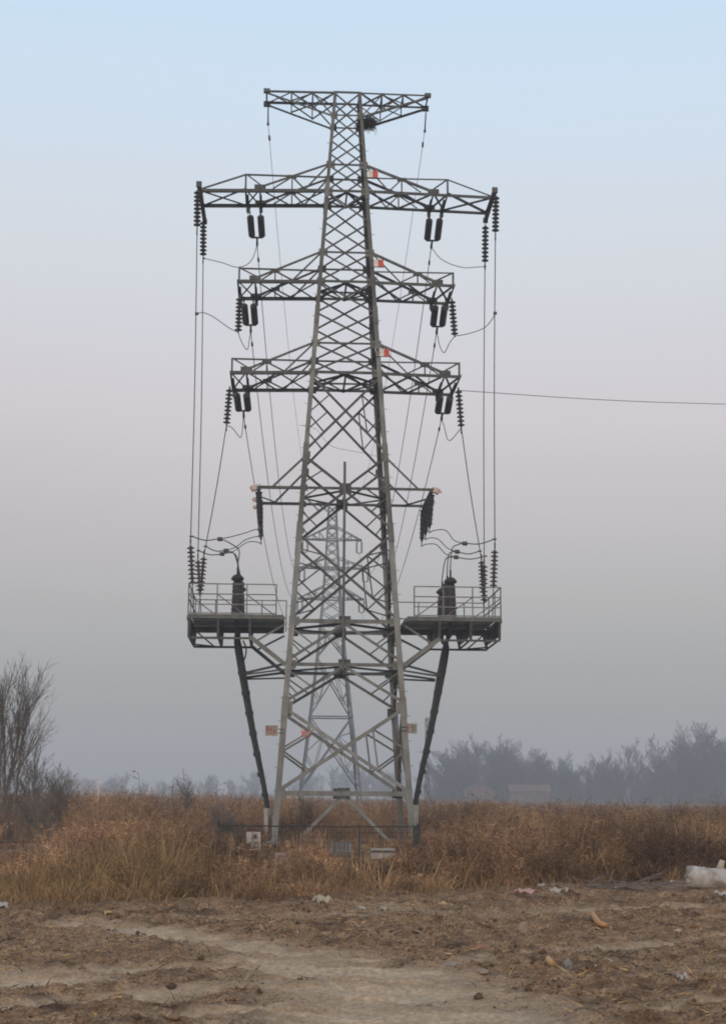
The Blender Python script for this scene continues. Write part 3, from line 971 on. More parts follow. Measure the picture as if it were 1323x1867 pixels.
    for k, (key, nm) in enumerate((('front', 'upper'), ('mid', 'second'), ('rear', 'lowest'))):
        y = (-1.75, .2, 1.55)[k]
        yt = (-1.45, 0, 1.45)[k]
        a = L(AP[k][0], AP[k][1], y)
        c = L(*CL[k], yt)
        i_ = L(*IN[k], yt)
        wire('connecting_lead', nm + ' curved lead from the ' + SIDE[s] + ' down leads over to a cable termination', 'wire',
             spline([a, a.lerp(c, .5) + Vector((0, 0, -.09)), c, c.lerp(i_, .6) + Vector((0, 0, .07)), i_, TERM[s, k] + Vector((0, 0, .12)), TERM[s, k] - Vector((0, 0, .1))]), .021, 'leads feeding the cable terminations',
             extra=[(c, (.17, .08, .14)), (a, (.14, .05, .05))])
        e = ARR[s, k]
        wire('arrester_lead', nm + ' thin lead rising to the ' + SIDE[s] + ' surge arresters', 'wire',
             spline([c, c.lerp(e, .3) + Vector((0, 0, .0)), L(*UPm[k], yt), e.lerp(L(*UPm[k], yt), .3) + Vector((0, 0, .06)), e]), .017, 'leads to the surge arresters')
# drain loop below the left platform
wire('cable_loop', 'short black loop of spare cable beside the left cable bundle', 'cable', spline([L(443, 1168, 0), L(448, 1180, 0), L(448, 1194, 0), L(444, 1204, 0), L(441, 1200, 0)]), .03, None, M_rubber)

# ------------------------------------------------------------------ far tower
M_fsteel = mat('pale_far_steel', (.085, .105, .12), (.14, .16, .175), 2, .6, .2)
FY = 160.0
FA = at(601, 1440, FY); FA.z = 0
FT = thing('transmission_tower', 'hazy farther lattice transmission tower seen through the legs of the nearer one', 'tower', Matrix.Translation(FA) @ Matrix.Rotation(rad(4), 4, 'Z'))
def fz(py): return at(601, py, FY).z
def fw(px): return abs(at(px, 1200, FY).x - at(601, 1200, FY).x)
FPROF = [(0, fw(543)), (fz(1308), fw(562.5)), (fz(1200), fw(574)), (fz(1140), fw(579)), (fz(1092), fw(583.5)), (fz(1036), fw(587)), (fz(984), fw(590)), (fz(962), fw(591)), (fz(922), fw(592.5))]
def fW(z):
    return float(np.interp(z, [a for a, _ in FPROF], [b_ for _, b_ in FPROF]))
def ffp(face, u, z):
    h = fW(z)
    return {'f': Vector((u * h, -h, z)), 'b': Vector((u * h, h, z)), 'l': Vector((-h, u * h, z)), 'r': Vector((h, u * h, z))}[face]
for sx in (-1, 1):
    for sy in (-1, 1):
        mb = MB()
        for (z0, h0), (z1, h1) in zip(FPROF[:-1], FPROF[1:]):
            mb.beam(Vector((sx * h0, sy * h0, z0)), Vector((sx * h1, sy * h1, z1)), Vector((-sx, 0, 0)), Vector((0, -sy, 0)), 0, .22 if z0 < 20 else .17, 0, .16)
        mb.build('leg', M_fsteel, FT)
FPAN = [(fz(1440), fz(1308)), (fz(1308), fz(1200)), (fz(1200), fz(1140)), (fz(1140), fz(1116)), (fz(1116), fz(1092))]
ys = list(np.linspace(1092, 922, 12))
FPAN += [(fz(a), fz(b_)) for a, b_ in zip(ys[:-1], ys[1:])]
for face, n in FACES.items():
    for z0, z1 in FPAN:
        mb = MB()
        big = z1 - z0 > 3
        wd = .13 if big else .085
        a, b_, c, d = ffp(face, -1, z0 if z0 > .6 else .3), ffp(face, 1, z1), ffp(face, 1, z0 if z0 > .6 else .3), ffp(face, -1, z1)
        mb.angle(a, b_, wd, n); mb.angle(c - n * .1, d - n * .1, wd, n)
        if big:
            for lo, hi, u in ((c.lerp(d, .27), a.lerp(b_, .73), 1), (a.lerp(b_, .27), c.lerp(d, .73), -1)):
                m_ = ffp(face, u, (z0 + z1) / 2)
                mb.angle(lo, m_, .08, n); mb.angle(hi, m_, .08, n); mb.angle(lo, hi, .07, n)
                for q_, f_ in ((lo, .2), (hi, .8)):
                    mb.angle(q_, ffp(face, u, max(.4, z0 + (z1 - z0) * f_)), .06, n)
            if z0 < 1: mb.angle(ffp(face, -1, 3.4), a.lerp(b_, .2), .1, n); mb.angle(ffp(face, 1, 3.4), c.lerp(d, .2), .1, n)
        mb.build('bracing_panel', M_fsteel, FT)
    for z in (fz(1308), fz(1140), fz(1092), fz(1036), fz(984), fz(962)):
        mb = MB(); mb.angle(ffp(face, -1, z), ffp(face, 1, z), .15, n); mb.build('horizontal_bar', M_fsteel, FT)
FATT = {}
for lv, (yb, yu, xl, xr) in {1: (984, 962, 551, 651), 2: (1036, 1018, 546, 663), 3: (1092, 1070, 543, 656)}.items():
    for s in (-1, 1):
        xt = fw(xl if s < 0 else xr) if s < 0 else abs(at(xr, 1200, FY).x - at(601, 1200, FY).x)
        zb, zu = fz(yb), fz(yu)
        h = fW(zb)
        mb = MB()
        for sy in (-1, 1):
            mb.angle(Vector((s * h, sy * h, zb)), Vector((s * xt, sy * .25, zb)), .13, (0, sy, 0))
            mb.angle(Vector((s * fW(zu), sy * fW(zu), zu)), Vector((s * xt, sy * .25, zb + .1)), .11, (0, sy, 0))
            for f_ in (.33, .62):
                x = h + (xt - h) * f_
                mb.angle(Vector((s * x, sy * h * (1 - f_), zb)), Vector((s * x, sy * h * (1 - f_), zb + (zu - zb) * (1 - f_))), .06, (0, sy, 0))
                mb.angle(Vector((s * (x - xt * .2), sy * h * (1.2 - f_), zb)), Vector((s * x, sy * h * (1 - f_), zb + (zu - zb) * (1 - f_))), .06, (0, sy, 0))
        mb.box((s * xt, 0, zb), .5, .7, .2)
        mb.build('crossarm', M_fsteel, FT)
        for k in (-1, 1):
            p = FT.matrix_world @ Vector((s * xt + k * .26, 0, zb - .1))
            o = thing('insulator_string', ('inner' if k == -s else 'outer') + ' hazy insulator string below the ' + SIDE[s] + ' ' + LEVEL[lv] + ' arm of the far tower', 'insulator', Matrix.Translation(p), 'insulator strings on the far tower')
            for i in range(7): child('disc', DISC['d'], o, Matrix.Translation((0, 0, -.1 - i * .16)))
            mb = MB(); mb.tube([(0, 0, 0), (0, 0, -1.25)], .03, 5); mb.bar((0, 0, -1.22), (-k * .26, 0, -1.3), .08); mb.build('end_fitting', M_fit, o)
        FATT[s, lv] = FT.matrix_world @ Vector((s * xt, 0, zb - 1.45))
for s in (-1, 1):
    mb = MB()
    for sy in (-1, 1):
        h = fW(fz(922))
        mb.angle(Vector((s * h, sy * h, fz(920))), Vector((s * 1.7, sy * .2, fz(917))), .1, (0, sy, 0))
        mb.angle(Vector((s * h, sy * h, fz(932))), Vector((s * 1.7, sy * .2, fz(918))), .08, (0, sy, 0))
    mb.build('crossarm', M_fsteel, FT)
    FATT[s, 0] = FT.matrix_world @ Vector((s * 1.7, 0, fz(918)))
# conductors and ground wires to the far tower
def span(label, a, e, slope, r, group, name='conductor'):
    d = Vector((e.x - a.x, e.y - a.y, 0)); Ln = d.length
    k = (e.z - a.z + slope * Ln) / Ln ** 2
    pts = []
    for i in range(49):
        t_ = i / 48
        q_ = a + d * t_
        q_.z = a.z - slope * Ln * t_ + k * (Ln * t_) ** 2
        pts.append(q_)
    c = pts[1] if Ln > 1 else a
    dd = (pts[1] - pts[0]).normalized()
    return wire(name, label, 'wire', pts, r, group, local=False, extra=[(a + dd * 1.15, (.07, .30, .10))])
for s in (-1, 1):
    for lv in (1, 2, 3):
        span('conductor running back from the ' + SIDE[s] + ' ' + LEVEL[lv] + ' crossarm to the far tower', TM @ YOKE[s, lv], FATT[s, lv], SLOPE[lv], .017, 'conductors to the far tower')
    h = Wd(27.7) / 2
    a0 = L(489 if s < 0 else 776, 192 if s < 0 else 205, h + .05)
    gw = span('thin ground wire running back from the ' + SIDE[s] + ' peak arm to the far tower', TM @ (a0 + Vector((0, .4, -.5))), FATT[s, 0], .13, .010, 'ground wires', 'ground_wire')
    mb = MB()
    b_ = Vector((0, .4, -.5))
    mb.tube([(0, 0, 0), b_ * .5, b_ * 1.0, b_ * 1.12, b_ * 1.2], [.025, .025, .03, .05, .05], 6)
    o = mb.build('wire_clamp', M_fit, None, False, TM @ Matrix.Translation(a0))
    tag(o, 'small dark clamp holding the ground wire at the ' + SIDE[s] + ' end of the peak arm', 'clamp', 'ground wire clamps')
# a lone line leaving to the right
a = L(838, 712, 1.2); a = TM @ a
b_ = at(1323, 737, 62) ; c = at(1900, 752, 70)
wire('lone_wire', 'lone thin wire crossing the sky to the right of the tower', 'wire', spline([a, a.lerp(b_, .5) - Vector((0, 0, .08)), b_, c], 10), .013, None, local=False)
a, b_ = at(560, 776, 75), at(600, 812, 75)
wire('lone_wire', 'faint thin wire seen between the upper legs of the tower', 'wire', spline([at(545, 775, 90), at(575, 782, 90), at(602, 812, 90), at(640, 822, 90), at(680, 830, 90), at(720, 846, 90)], 8), .012, None, local=False)

# ------------------------------------------------------------------ plates and signs on the tower, nest
def plate(name, label, c, wd, ht, mats, marks=(), group=None, th=.012, posts=(), M0=None, rot=0.0, local=True):
    """thin board facing the viewer; marks: (x, z, w, h, material index) in its own plane"""
    M = (TM if local else Matrix.Identity(4)) @ Matrix.Translation(c) @ Matrix.Rotation(rot, 4, 'Z')
    o = thing(name, label, 'sign', M, group)
    mb = MB(); mb.box((0, 0, 0), wd, th, ht); mb.build('board', mats[0], o)
    for i in range(1, len(mats)):
        mk = MB()
        for x, z, a, b_, k in marks:
            if k == i: mk.box((x, -th / 2 - .004, z), a, .006, b_)
        if mk.v: mk.build('marking', mats[i], o)
    if posts:
        mb = MB()
        for p_, q_ in posts: mb.bar(p_, q_, .028)
        mb.build('bracket', M_steel, o)
    return o
for lv, (px, py) in ((1, (683, 317)), (2, (693, 480)), (3, (703.5, 643))):
    z = {1: 24.3, 2: 20.8, 3: 17.2}[lv]
    c = L(px - 3, py, -Wd(z) / 2 - .06)
    plate('phase_plate', 'small white and red plate above the right ' + LEVEL[lv] + ' crossarm', c, .36, .27, [M_white, M_red, M_signp],
          [(.08, 0, .20, .27, 1), (.06, .06, .05, .10, 2), (.12, -.05, .06, .06, 2)], 'phase plates on the right leg',
          posts=[((-.3, .02, .13), (.16, .02, .13)), ((-.3, .02, -.14), (.2, .02, -.14))])
c = L(495, 1332, -2.2)
plate('warning_sign', 'pinkish rectangular sign with red marks on the left leg of the tower', c, .42, .35, [M_signp, M_redmark],
      [(-.13, .04, .07, .16, 1), (-.02, .03, .08, .10, 1), (.1, -.02, .08, .12, 1), (-.03, -.09, .2, .03, 1), (.0, .13, .3, .02, 1)], 'signs on the tower legs', posts=[((0, .02, .05), (.42, .02, .05)), ((0, .02, -.08), (.42, .02, -.08))])
c = L(751, 1328, -2.2)
plate('warning_sign', 'small grey square sign with faint dark lines on the right leg of the tower', c, .34, .35, [M_signw, M_darkmark, M_redmark],
      [(.03, .09, .18, .035, 1), (.02, .02, .2, .03, 1), (.04, -.05, .15, .04, 1), (.0, -.12, .2, .02, 1), (-.14, 0, .05, .3, 2)], 'signs on the tower legs', posts=[((0, .02, .05), (-.36, .02, .05)), ((0, .02, -.08), (-.36, .02, -.08))])
p = at(558, 1337, FY - 2.8)
plate('warning_sign', 'small bright red sign on the far hazy tower', p, .95, .75, [M_red, M_white], [(-.3, .30, .14, .14, 1), (.2, .28, .16, .14, 1)], local=False)
# nest
nc = L(668, 224, .15)
o = thing('bird_nest', 'dark twig bird nest wedged in the right peak arm beside the leg', 'nest', TM @ Matrix.Translation(nc))
mb = MB()
rn = random.Random(4)
for i in range(420):
    a, e = rn.uniform(0, 6.28), rn.uniform(-1, 1)
    c = Vector((math.cos(a) * .30, math.sin(a) * .28, e * .17)) * (rn.random() ** .5)
    d = Vector((rn.gauss(0, 1), rn.gauss(0, 1), rn.gauss(0, .45))).normalized() * rn.uniform(.10, .28)
    mb.tube([c - d, c + Vector((0, 0, rn.uniform(-.03, .03))), c + d], .009, 3, cap=False)
mb.build('twig_pile', M_nest, o)
mb = MB()
for i in range(70):
    c = Vector((rn.uniform(-.1, .4), rn.uniform(-.2, .2), rn.uniform(-.25, .1)))
    d = Vector((rn.gauss(0, .5), rn.gauss(0, .5), -abs(rn.gauss(0, 1)))).normalized() * rn.uniform(.12, .3)
    mb.tube([c, c + d], .005, 3, cap=False)
mb.build('loose_twigs', M_nest, o)

# ------------------------------------------------------------------ wire fence and boards at the foot of the tower
FD = 40.0
def fxp(px): return at(px, 1500, FD).x
FH = .86
fen = thing('wire_fence', 'low dull green mesh fence with thin posts around the foot of the tower', 'fence', Matrix.Translation((0, FD, 0)))
xa, xb = fxp(398), fxp(754)
posts = [xa, fxp(440), fxp(545), fxp(655), xb]
def mesh_panel(p, q_, z0, z1, stepw=.085):
    mb = MB()
    p, q_ = Vector(p), Vector(q_)
    d = (q_ - p); ln = d.length; d.normalize()
    n_ = int(ln / stepw)
    for i in range(n_ + 1):
        c = p + d * (ln * i / max(n_, 1))
        mb.bar(c + Vector((0, 0, z0)), c + Vector((0, 0, z1)), .008)
    nz_ = int((z1 - z0) / .12)
    for i in range(nz_ + 1):
        z = z0 + (z1 - z0) * i / nz_
        mb.bar(p + Vector((0, .012, z)), q_ + Vector((0, .012, z)), .008)
    return mb
for a, b_ in zip(posts[:-1], posts[1:]):
    mesh_panel((a, 0, 0), (b_, 0, 0), .06, FH - .03).build('mesh_panel', M_fence, fen)
mesh_panel((xa, 0, 0), (xa - .4, 9, 0), .06, FH - .03).build('mesh_panel', M_fence, fen)
mesh_panel((xb, 0, 0), (xb + .5, 9, 0), .06, FH - .03).build('mesh_panel', M_fence, fen)
mesh_panel((xa, -.05, 0), (xa + .62, -.05, 0), .04, FH + .06, .035).build('dense_panel', M_fence, fen)
for i, x in enumerate(posts):
    mb = MB(); mb.bar((x, -.03, -.3), (x, -.03, FH + (.12 if i == 0 else .04)), .05); mb.build('post', M_fence, fen)
mb = MB(); mb.tube([(xa, -.02, FH), ((xa + xb) / 2, -.02, FH - .02), (xb, -.02, FH)], .014, 6); mb.build('top_rail', M_fence, fen)
p = at(462, 1533, FD - .06)
plate('warning_sign', 'white warning sign with a dark round mark and torn corner on the mesh fence', p, .36, .44, [mat('worn_white_sign', (.33, .31, .295), (.44, .42, .40), 5, .7), M_darkmark, M_signp], [(.04, .10, .10, .10, 1), (-.03, .05, .035, .16, 2), (.11, .03, .035, .16, 2), (.04, .17, .16, .03, 2), (-.12, -.14, .13, .17, 1), (.06, -.05, .06, .05, 1)], 'boards standing at the tower foot', local=False,
      posts=[((-.1, .03, .15), (-.1, .03, -.85)), ((.1, .03, .15), (.1, .03, -.85))])
p = at(514, 1570, 33)
plate('warning_sign', 'pink signboard with red marks half hidden in the weeds', p, .31, .34, [M_signp, M_redmark], [(-.07, .05, .035, .18, 1), (-.02, .10, .04, .05, 1), (.05, .02, .045, .16, 1), (.01, -.1, .14, .04, 1)], 'boards standing at the tower foot', local=False,
      posts=[((-.1, .03, .1), (-.1, .03, -.5)), ((.1, .03, .1), (.1, .03, -.5))])
p = at(514, 1597, 32.8)
plate('notice_board', 'faded pink board below the pink sign in the weeds', p, .31, .20, [M_signp, M_signw], [(0, .03, .22, .03, 1)], 'boards standing at the tower foot', local=False, posts=[((-.1, .03, .0), (-.1, .03, -.3))])
p = at(622, 1546, FD + .4)
plate('notice_board', 'wide dull grey board with faint upright lines under the tower', p, .58, .32, [mat('grey_board', (.13, .12, .125), (.19, .18, .18), 5, .8), M_signw], [(-.26, -.04, .035, .22, 1), (.22, 0, .03, .2, 1), (-.1, 0, .015, .24, 1), (.02, 0, .015, .24, 1), (.12, 0, .015, .24, 1)], 'boards standing at the tower foot', local=False, posts=[((-.2, .03, 0), (-.2, .03, -.5)), ((.2, .03, 0), (.2, .03, -.5))])
p = at(697, 1556, FD - .4)
plate('notice_board', 'low pale board with a white top strip under the right side of the tower', p, .60, .26, [M_signp, M_signw, M_darkmark], [(0, .105, .60, .05, 1), (.08, -.06, .34, .12, 1), (0, .045, .58, .05, 2)], 'boards standing at the tower foot', local=False, posts=[((-.2, .03, 0), (-.2, .03, -.4)), ((.2, .03, 0), (.2, .03, -.4))])

# ------------------------------------------------------------------ weeds and dry grass
def mesh_from_arrays(name, V, faces_sizes, loops, tint, m):
    me = bpy.data.meshes.new(name)
    me.vertices.add(len(V)); me.vertices.foreach_set('co', V.astype(np.float32).ravel())
    me.loops.add(len(loops)); me.loops.foreach_set('vertex_index', loops.astype(np.int32))
    st = np.concatenate([[0], np.cumsum(faces_sizes)[:-1]])
    me.polygons.add(len(faces_sizes)); me.polygons.foreach_set('loop_start', st.astype(np.int32))
    me.update(calc_edges=True)
    a = me.attributes.new('tint', 'FLOAT_COLOR', 'POINT')
    a.data.foreach_set('color', np.concatenate([tint, np.ones((len(tint), 1))], 1).astype(np.float32).ravel())
    me.materials.append(m)
    return me
def blades(base, h, lean, wd, tint, curve=1.8):
    """curved tapering blades: 7 vertices each"""
    n = len(base)
    ang = RNG.uniform(0, np.pi, n)
    sd_ = np.stack([np.cos(ang), np.sin(ang), np.zeros(n)], -1)
    V = np.zeros((n, 7, 3))
    for k, t_ in enumerate((0, .4, .75, 1.0)):
        c = base.copy()
        c[:, :2] += lean * (h * t_ ** curve)[:, None]
        drop = 1 - .35 * np.minimum(np.linalg.norm(lean, axis=1), 1) * t_
        c[:, 2] += h * t_ * drop
        if k < 3:
            ww = wd * (1, .85, .55)[k] / 2
            V[:, 2 * k] = c - sd_ * ww[:, None]; V[:, 2 * k + 1] = c + sd_ * ww[:, None]
        else: V[:, 6] = c
    o = np.arange(n)[:, None] * 7
    lp = (np.array([0, 1, 3, 2, 2, 3, 5, 4, 4, 5, 6])[None] + o).ravel()
    return V.reshape(-1, 3), np.tile([4, 4, 3], n), lp, np.repeat(tint, 7, 0)
def twigs(p, d, wd, tint):
    n = len(p)
    r = RNG.normal(size=(n, 3)); s_ = np.cross(d, r); s_ /= np.linalg.norm(s_, axis=1)[:, None] + 1e-9
    V = np.stack([p - s_ * wd[:, None] / 2, p + s_ * wd[:, None] / 2, p + d], 1)
    return V.reshape(-1, 3), np.full(n, 3), np.arange(3 * n), np.repeat(tint, 3, 0)
def join(parts):
    V, F, Lp, T_, o = [], [], [], [], 0
    for v, f, l, t_ in parts:
        V.append(v); F.append(f); Lp.append(l + o); T_.append(t_); o += len(v)
    return np.concatenate(V), np.concatenate(F), np.concatenate(Lp), np.concatenate(T_)
# how tall the growth may be, by bearing and distance, from the outline in the photograph
TOPX = np.array([-600, 0, 60, 130, 250, 330, 400, 470, 500, 640, 760, 800, 860, 1000, 1100, 1200, 1323, 1900])
TOPN = np.array([1560, 1560, 1545, 1500, 1485, 1500, 1520, 1548, 1566, 1572, 1556, 1510, 1492, 1488, 1490, 1478, 1480, 1480])
TA = np.array([ray(px, 1500).x / ray(px, 1500).y for px in TOPX])
def hcap(x, y):
    top = np.interp(x / y, TA, TOPN)
    near = np.clip((top - 1452) / 2820, .004, 1)
    far = np.interp(x / y, [-.26, -.19, -.06, 0, .24], [-14, -16, -7, 2, 10]) / 2820
    # low growth between the fence and the tower, tall field behind
    f = np.clip((y - 52) / 7, 0, 1)
    k = near * (1 - f) + far * f
    ramp_ = np.clip(.24 + (y - edge_y(x, y)) / 4.6, .2, 1)
    lim = np.where(np.abs(x / y + .02) < .075, .40 + .38 * vnoise(x * 2, y * 2, 3), .12)
    pxb = 661 + 2820 * .983 * x / y
    lim = np.where(((pxb > 492) & (pxb < 532)) | ((pxb > 596) & (pxb < 724)), lim * .45, lim)
    return np.clip((1.6 - k * y) * ramp_, np.minimum(lim, .3 + ramp_ * .45), 2.3)
def plants(n, ylo, yhi, marg=.30):
    y = np.sqrt(RNG.uniform(ylo ** 2, yhi ** 2, n))
    x = y * RNG.uniform(-marg, marg, n)
    return x, y
COLS = np.array([(.215, .125, .066), (.26, .155, .085), (.155, .092, .054), (.30, .19, .105), (.125, .08, .055), (.225, .14, .09)])
STRAW = np.array([(.46, .29, .135), (.54, .365, .18), (.38, .235, .105), (.50, .33, .17)])
M_weed = attr_mat('dry_weed')
def weed_zone(n, ylo, yhi, stems, tw, wscale, hvar):
    x, y = plants(n, ylo, yhi)
    strawy = np.clip((-.11 - x / y) / .03, 0, 1) * np.clip((29 - y) / 2.5, 0, 1)
    keep = (y > edge_y(x, y) + RNG.uniform(-.2, .9, n) + (fbm(x * .7, y * .3, 62) - .5) * 3.2) & (fbm(x * .8, y * .5, 60) > .34) & (RNG.random(n) > strawy * .75)
    # thin growth inside the fence
    inside = (np.abs(x / y + .027) < .055) & (y > FD - 1) & (y < 53)
    keep &= ~(inside & (RNG.random(n) < .35))
    x, y = x[keep], y[keep]; n = len(x)
    hc = hcap(x, y)
    H = hc * np.clip(RNG.normal(.86, hvar, n), .35, 1.15) * np.clip(.12 + 1.55 * fbm(x * .62, y * .42, 66), .4, 1.18)
    z = ground_z(x, y, False)
    pal = COLS[RNG.integers(0, len(COLS), n)] * (np.clip(-.45 + 3.0 * fbm(x * .7, y * .45, 70), .3, 2.1) * RNG.uniform(.6, 1.4, n) * np.interp(x / y, [-.2, 0, .08, .2], [1.12, 1.02, .84, .76]))[:, None]
    sw = np.clip((fbm(x * .45, y * .33, 83) - .55) / .08, 0, 1)[:, None] * RNG.uniform(.2, 1, (n, 1))
    pal = pal * (1 - sw) + STRAW[RNG.integers(0, 4, n)] * .8 * sw
    cl = np.clip((vnoise(x * 1.05 + 5, y * .8, 91) - .25) * 1.9, 0, 1)
    H = H * (.74 + .42 * cl)
    pal = pal * (.62 + .75 * vnoise(x * 1.3, y * .9 + 7, 92))[:, None] * np.array([.97, .94, .95])
    ix = np.repeat(np.arange(n), stems)
    m_ = len(ix)
    an = RNG.uniform(0, 2 * np.pi, m_)
    sp = RNG.uniform(.08, .85, m_) ** 1.2
    lean = np.stack([np.cos(an), np.sin(an)], -1) * sp[:, None] + np.array([.04, 0])
    base = np.stack([x[ix] + RNG.normal(0, .07, m_), y[ix] + RNG.normal(0, .07, m_), z[ix] - .03], -1)
    h = H[ix] * RNG.uniform(.6, 1.05, m_)
    tint = pal[ix] * RNG.uniform(.7, 1.3, m_)[:, None]
    parts = [blades(base, h, lean, RNG.uniform(.006, .012, m_) * wscale, tint, 1.3)]
    jx = np.repeat(np.arange(m_), tw)
    k = len(jx)
    t_ = RNG.uniform(.25, 1.0, k)
    p = base[jx].copy()
    p[:, :2] += lean[jx] * (h[jx] * t_ ** 1.3)[:, None]
    p[:, 2] += h[jx] * t_ * (1 - .35 * np.linalg.norm(lean[jx], axis=1) * t_)
    d = RNG.normal(size=(k, 3)); d[:, 2] = d[:, 2] * .8 + .25
    d /= np.linalg.norm(d, axis=1)[:, None]
    d *= (RNG.uniform(.06, .22, k) * np.clip(h[jx], .35, 1.4) * (.8 + .25 * wscale ** .5))[:, None]
    parts.append(twigs(p, d, RNG.uniform(.007, .014, k) * wscale, pal[ix][jx] * RNG.uniform(.65, 1.45, k)[:, None]))
    return parts
W1 = join(weed_zone(6800, 21, 38, 8, 12, 1.0, .22) + weed_zone(7000, 38, 64, 7, 9, 1.4, .20))
o = bpy.data.objects.new('weeds', mesh_from_arrays('weeds', *W1, M_weed)); C.objects.link(o)
tag(o, 'dense dry reddish brown weeds growing around the foot of the tower', 'weeds', kind='stuff')
W2 = join(weed_zone(12000, 62, 150, 5, 6, 2.6, .14) + weed_zone(6000, 150, 520, 5, 4, 8.0, .10))
o = bpy.data.objects.new('field_weeds', mesh_from_arrays('field_weeds', *W2, M_weed)); C.objects.link(o)
tag(o, 'flat field of brown dead weeds stretching to the hazy horizon', 'weeds', kind='stuff')
# yellow straw grass: tufts of long arching blades
def tufts(spots):
    parts = []
    B, H_, Ln, Wd_, T_ = [], [], [], [], []
    for x, y, h, n, sp in spots:
        z = float(ground_z(x, y, False))
        an = RNG.uniform(0, 6.28, n)
        r = RNG.uniform(0, sp, n)
        B.append(np.stack([x + np.cos(an) * r, y + np.sin(an) * r, np.full(n, z - .03)], -1))
        H_.append(h * RNG.uniform(.5, 1.05, n))
        l_ = RNG.uniform(.1, .95, n)
        Ln.append(np.stack([np.cos(an) * l_ + .06, np.sin(an) * l_], -1))
        Wd_.append(RNG.uniform(.006, .013, n))
        T_.append(STRAW[RNG.integers(0, 4, n)] * RNG.uniform(.5, 1.1, (n, 1)) * RNG.uniform(.55, 1.15))
    return blades(np.concatenate(B), np.concatenate(H_), np.concatenate(Ln), np.concatenate(Wd_), np.concatenate(T_), 2.0)
spots = []
for px, py, h, n in ((20, 1655, .75, 90), (60, 1648, .8, 90), (-30, 1640, .8, 90), (95, 1640, .9, 90), (130, 1655, .6, 60), (180, 1640, 1.1, 110), (230, 1650, 1.2, 120), (270, 1640, 1.35, 130), (300, 1625, 1.35, 130), (250, 1615, 1.4, 120), (210, 1622, 1.2, 90), (330, 1640, 1.0, 80),
                     (380, 1640, .75, 60), (430, 1646, .6, 60), (480, 1640, .5, 60), (560, 1640, .5, 60), (640, 1642, .8, 70), (660, 1620, .9, 60), (700, 1635, .8, 60), (600, 1630, .6, 60), (740, 1625, .7, 60), (520, 1648, .5, 60), (770, 1640, .8, 50),
                     (830, 1632, .9, 60), (800, 1648, .5, 60), (900, 1630, .7, 50), (1150, 1598, 1.15, 90), (1180, 1592, 1.2, 90), (1165, 1586, 1.3, 90), (1120, 1610, .8, 50), (760, 1652, .4, 60), (1010, 1622, .6, 40), (1250, 1590, .8, 50)):
    g = ground_at(px, py)
    spots.append((g.x, g.y + .9, h * .95, n, .28))
for i in range(330):
    y = RNG.uniform(22, 40); x = y * RNG.uniform(-.29, .29)
    if y > edge_y(x, y) + .2:
        hc = float(hcap(x, y))
        spots.append((x, y, hc * RNG.uniform(.5, .95), int(RNG.integers(14, 34)), .2))
for i in range(150):            # thick straw stands at the left
    px = RNG.uniform(-60, 345); e_ = ground_at(px, 1660)
    y = e_.y + .4 + RNG.exponential(2.2); x = e_.x / e_.y * y
    spots.append((x, y, float(hcap(x, y)) * RNG.uniform(.55, 1.05), int(RNG.integers(30, 60)), .25))
G1 = tufts(spots)
o = bpy.data.objects.new('dry_grass', mesh_from_arrays('dry_grass', *G1, M_weed)); C.objects.link(o)
tag(o, 'tufts of yellow straw grass along the edge of the bare soil', 'grass', kind='stuff')
n = 420
x, y = plants(n, 23, 46)
k = (y > edge_y(x, y) + .8)
x, y = x[k], y[k]; n = len(x)
an = RNG.uniform(0, 6.28, n); l_ = RNG.uniform(.05, .55, n)
G3 = blades(np.stack([x, y, ground_z(x, y, False) - .02], -1), np.maximum(hcap(x, y), .35) * RNG.uniform(.85, 1.35, n), np.stack([np.cos(an) * l_, np.sin(an) * l_], -1), RNG.uniform(.010, .018, n), STRAW[RNG.integers(0, 4, n)] * np.array([.95, 1.0, 1.15]) * RNG.uniform(.7, 1.2, (n, 1)), 1.5)
o = bpy.data.objects.new('dry_stalks', mesh_from_arrays('dry_stalks', *G3, M_weed)); C.objects.link(o)
tag(o, 'pale dead stalks standing out of the brown weeds', 'dead stalks', kind='stuff')
# a ragged carpet of short dead grass at the margin
n = 16000
x, y = plants(n, 20.5, 34)
k = y > edge_y(x, y) - RNG.exponential(.25, n)
x, y = x[k], y[k]; n = len(x)
z = ground_z(x, y, False)
an = RNG.uniform(0, 6.28, n); l_ = RNG.uniform(.2, 1.0, n)
G2 = blades(np.stack([x, y, z - .02], -1), np.minimum(RNG.uniform(.12, .42, n), hcap(x, y)), np.stack([np.cos(an) * l_, np.sin(an) * l_], -1), RNG.uniform(.006, .012, n),
            np.where(RNG.random((n, 1)) < .35, STRAW[RNG.integers(0, 4, n)] * .75, COLS[RNG.integers(0, 6, n)]) * RNG.uniform(.7, 1.2, (n, 1)), 1.6)
o = bpy.data.objects.new('short_grass', mesh_from_arrays('short_grass', *G2, M_weed)); C.objects.link(o)
tag(o, 'short matted dead grass at the margin of the soil', 'grass', kind='stuff')

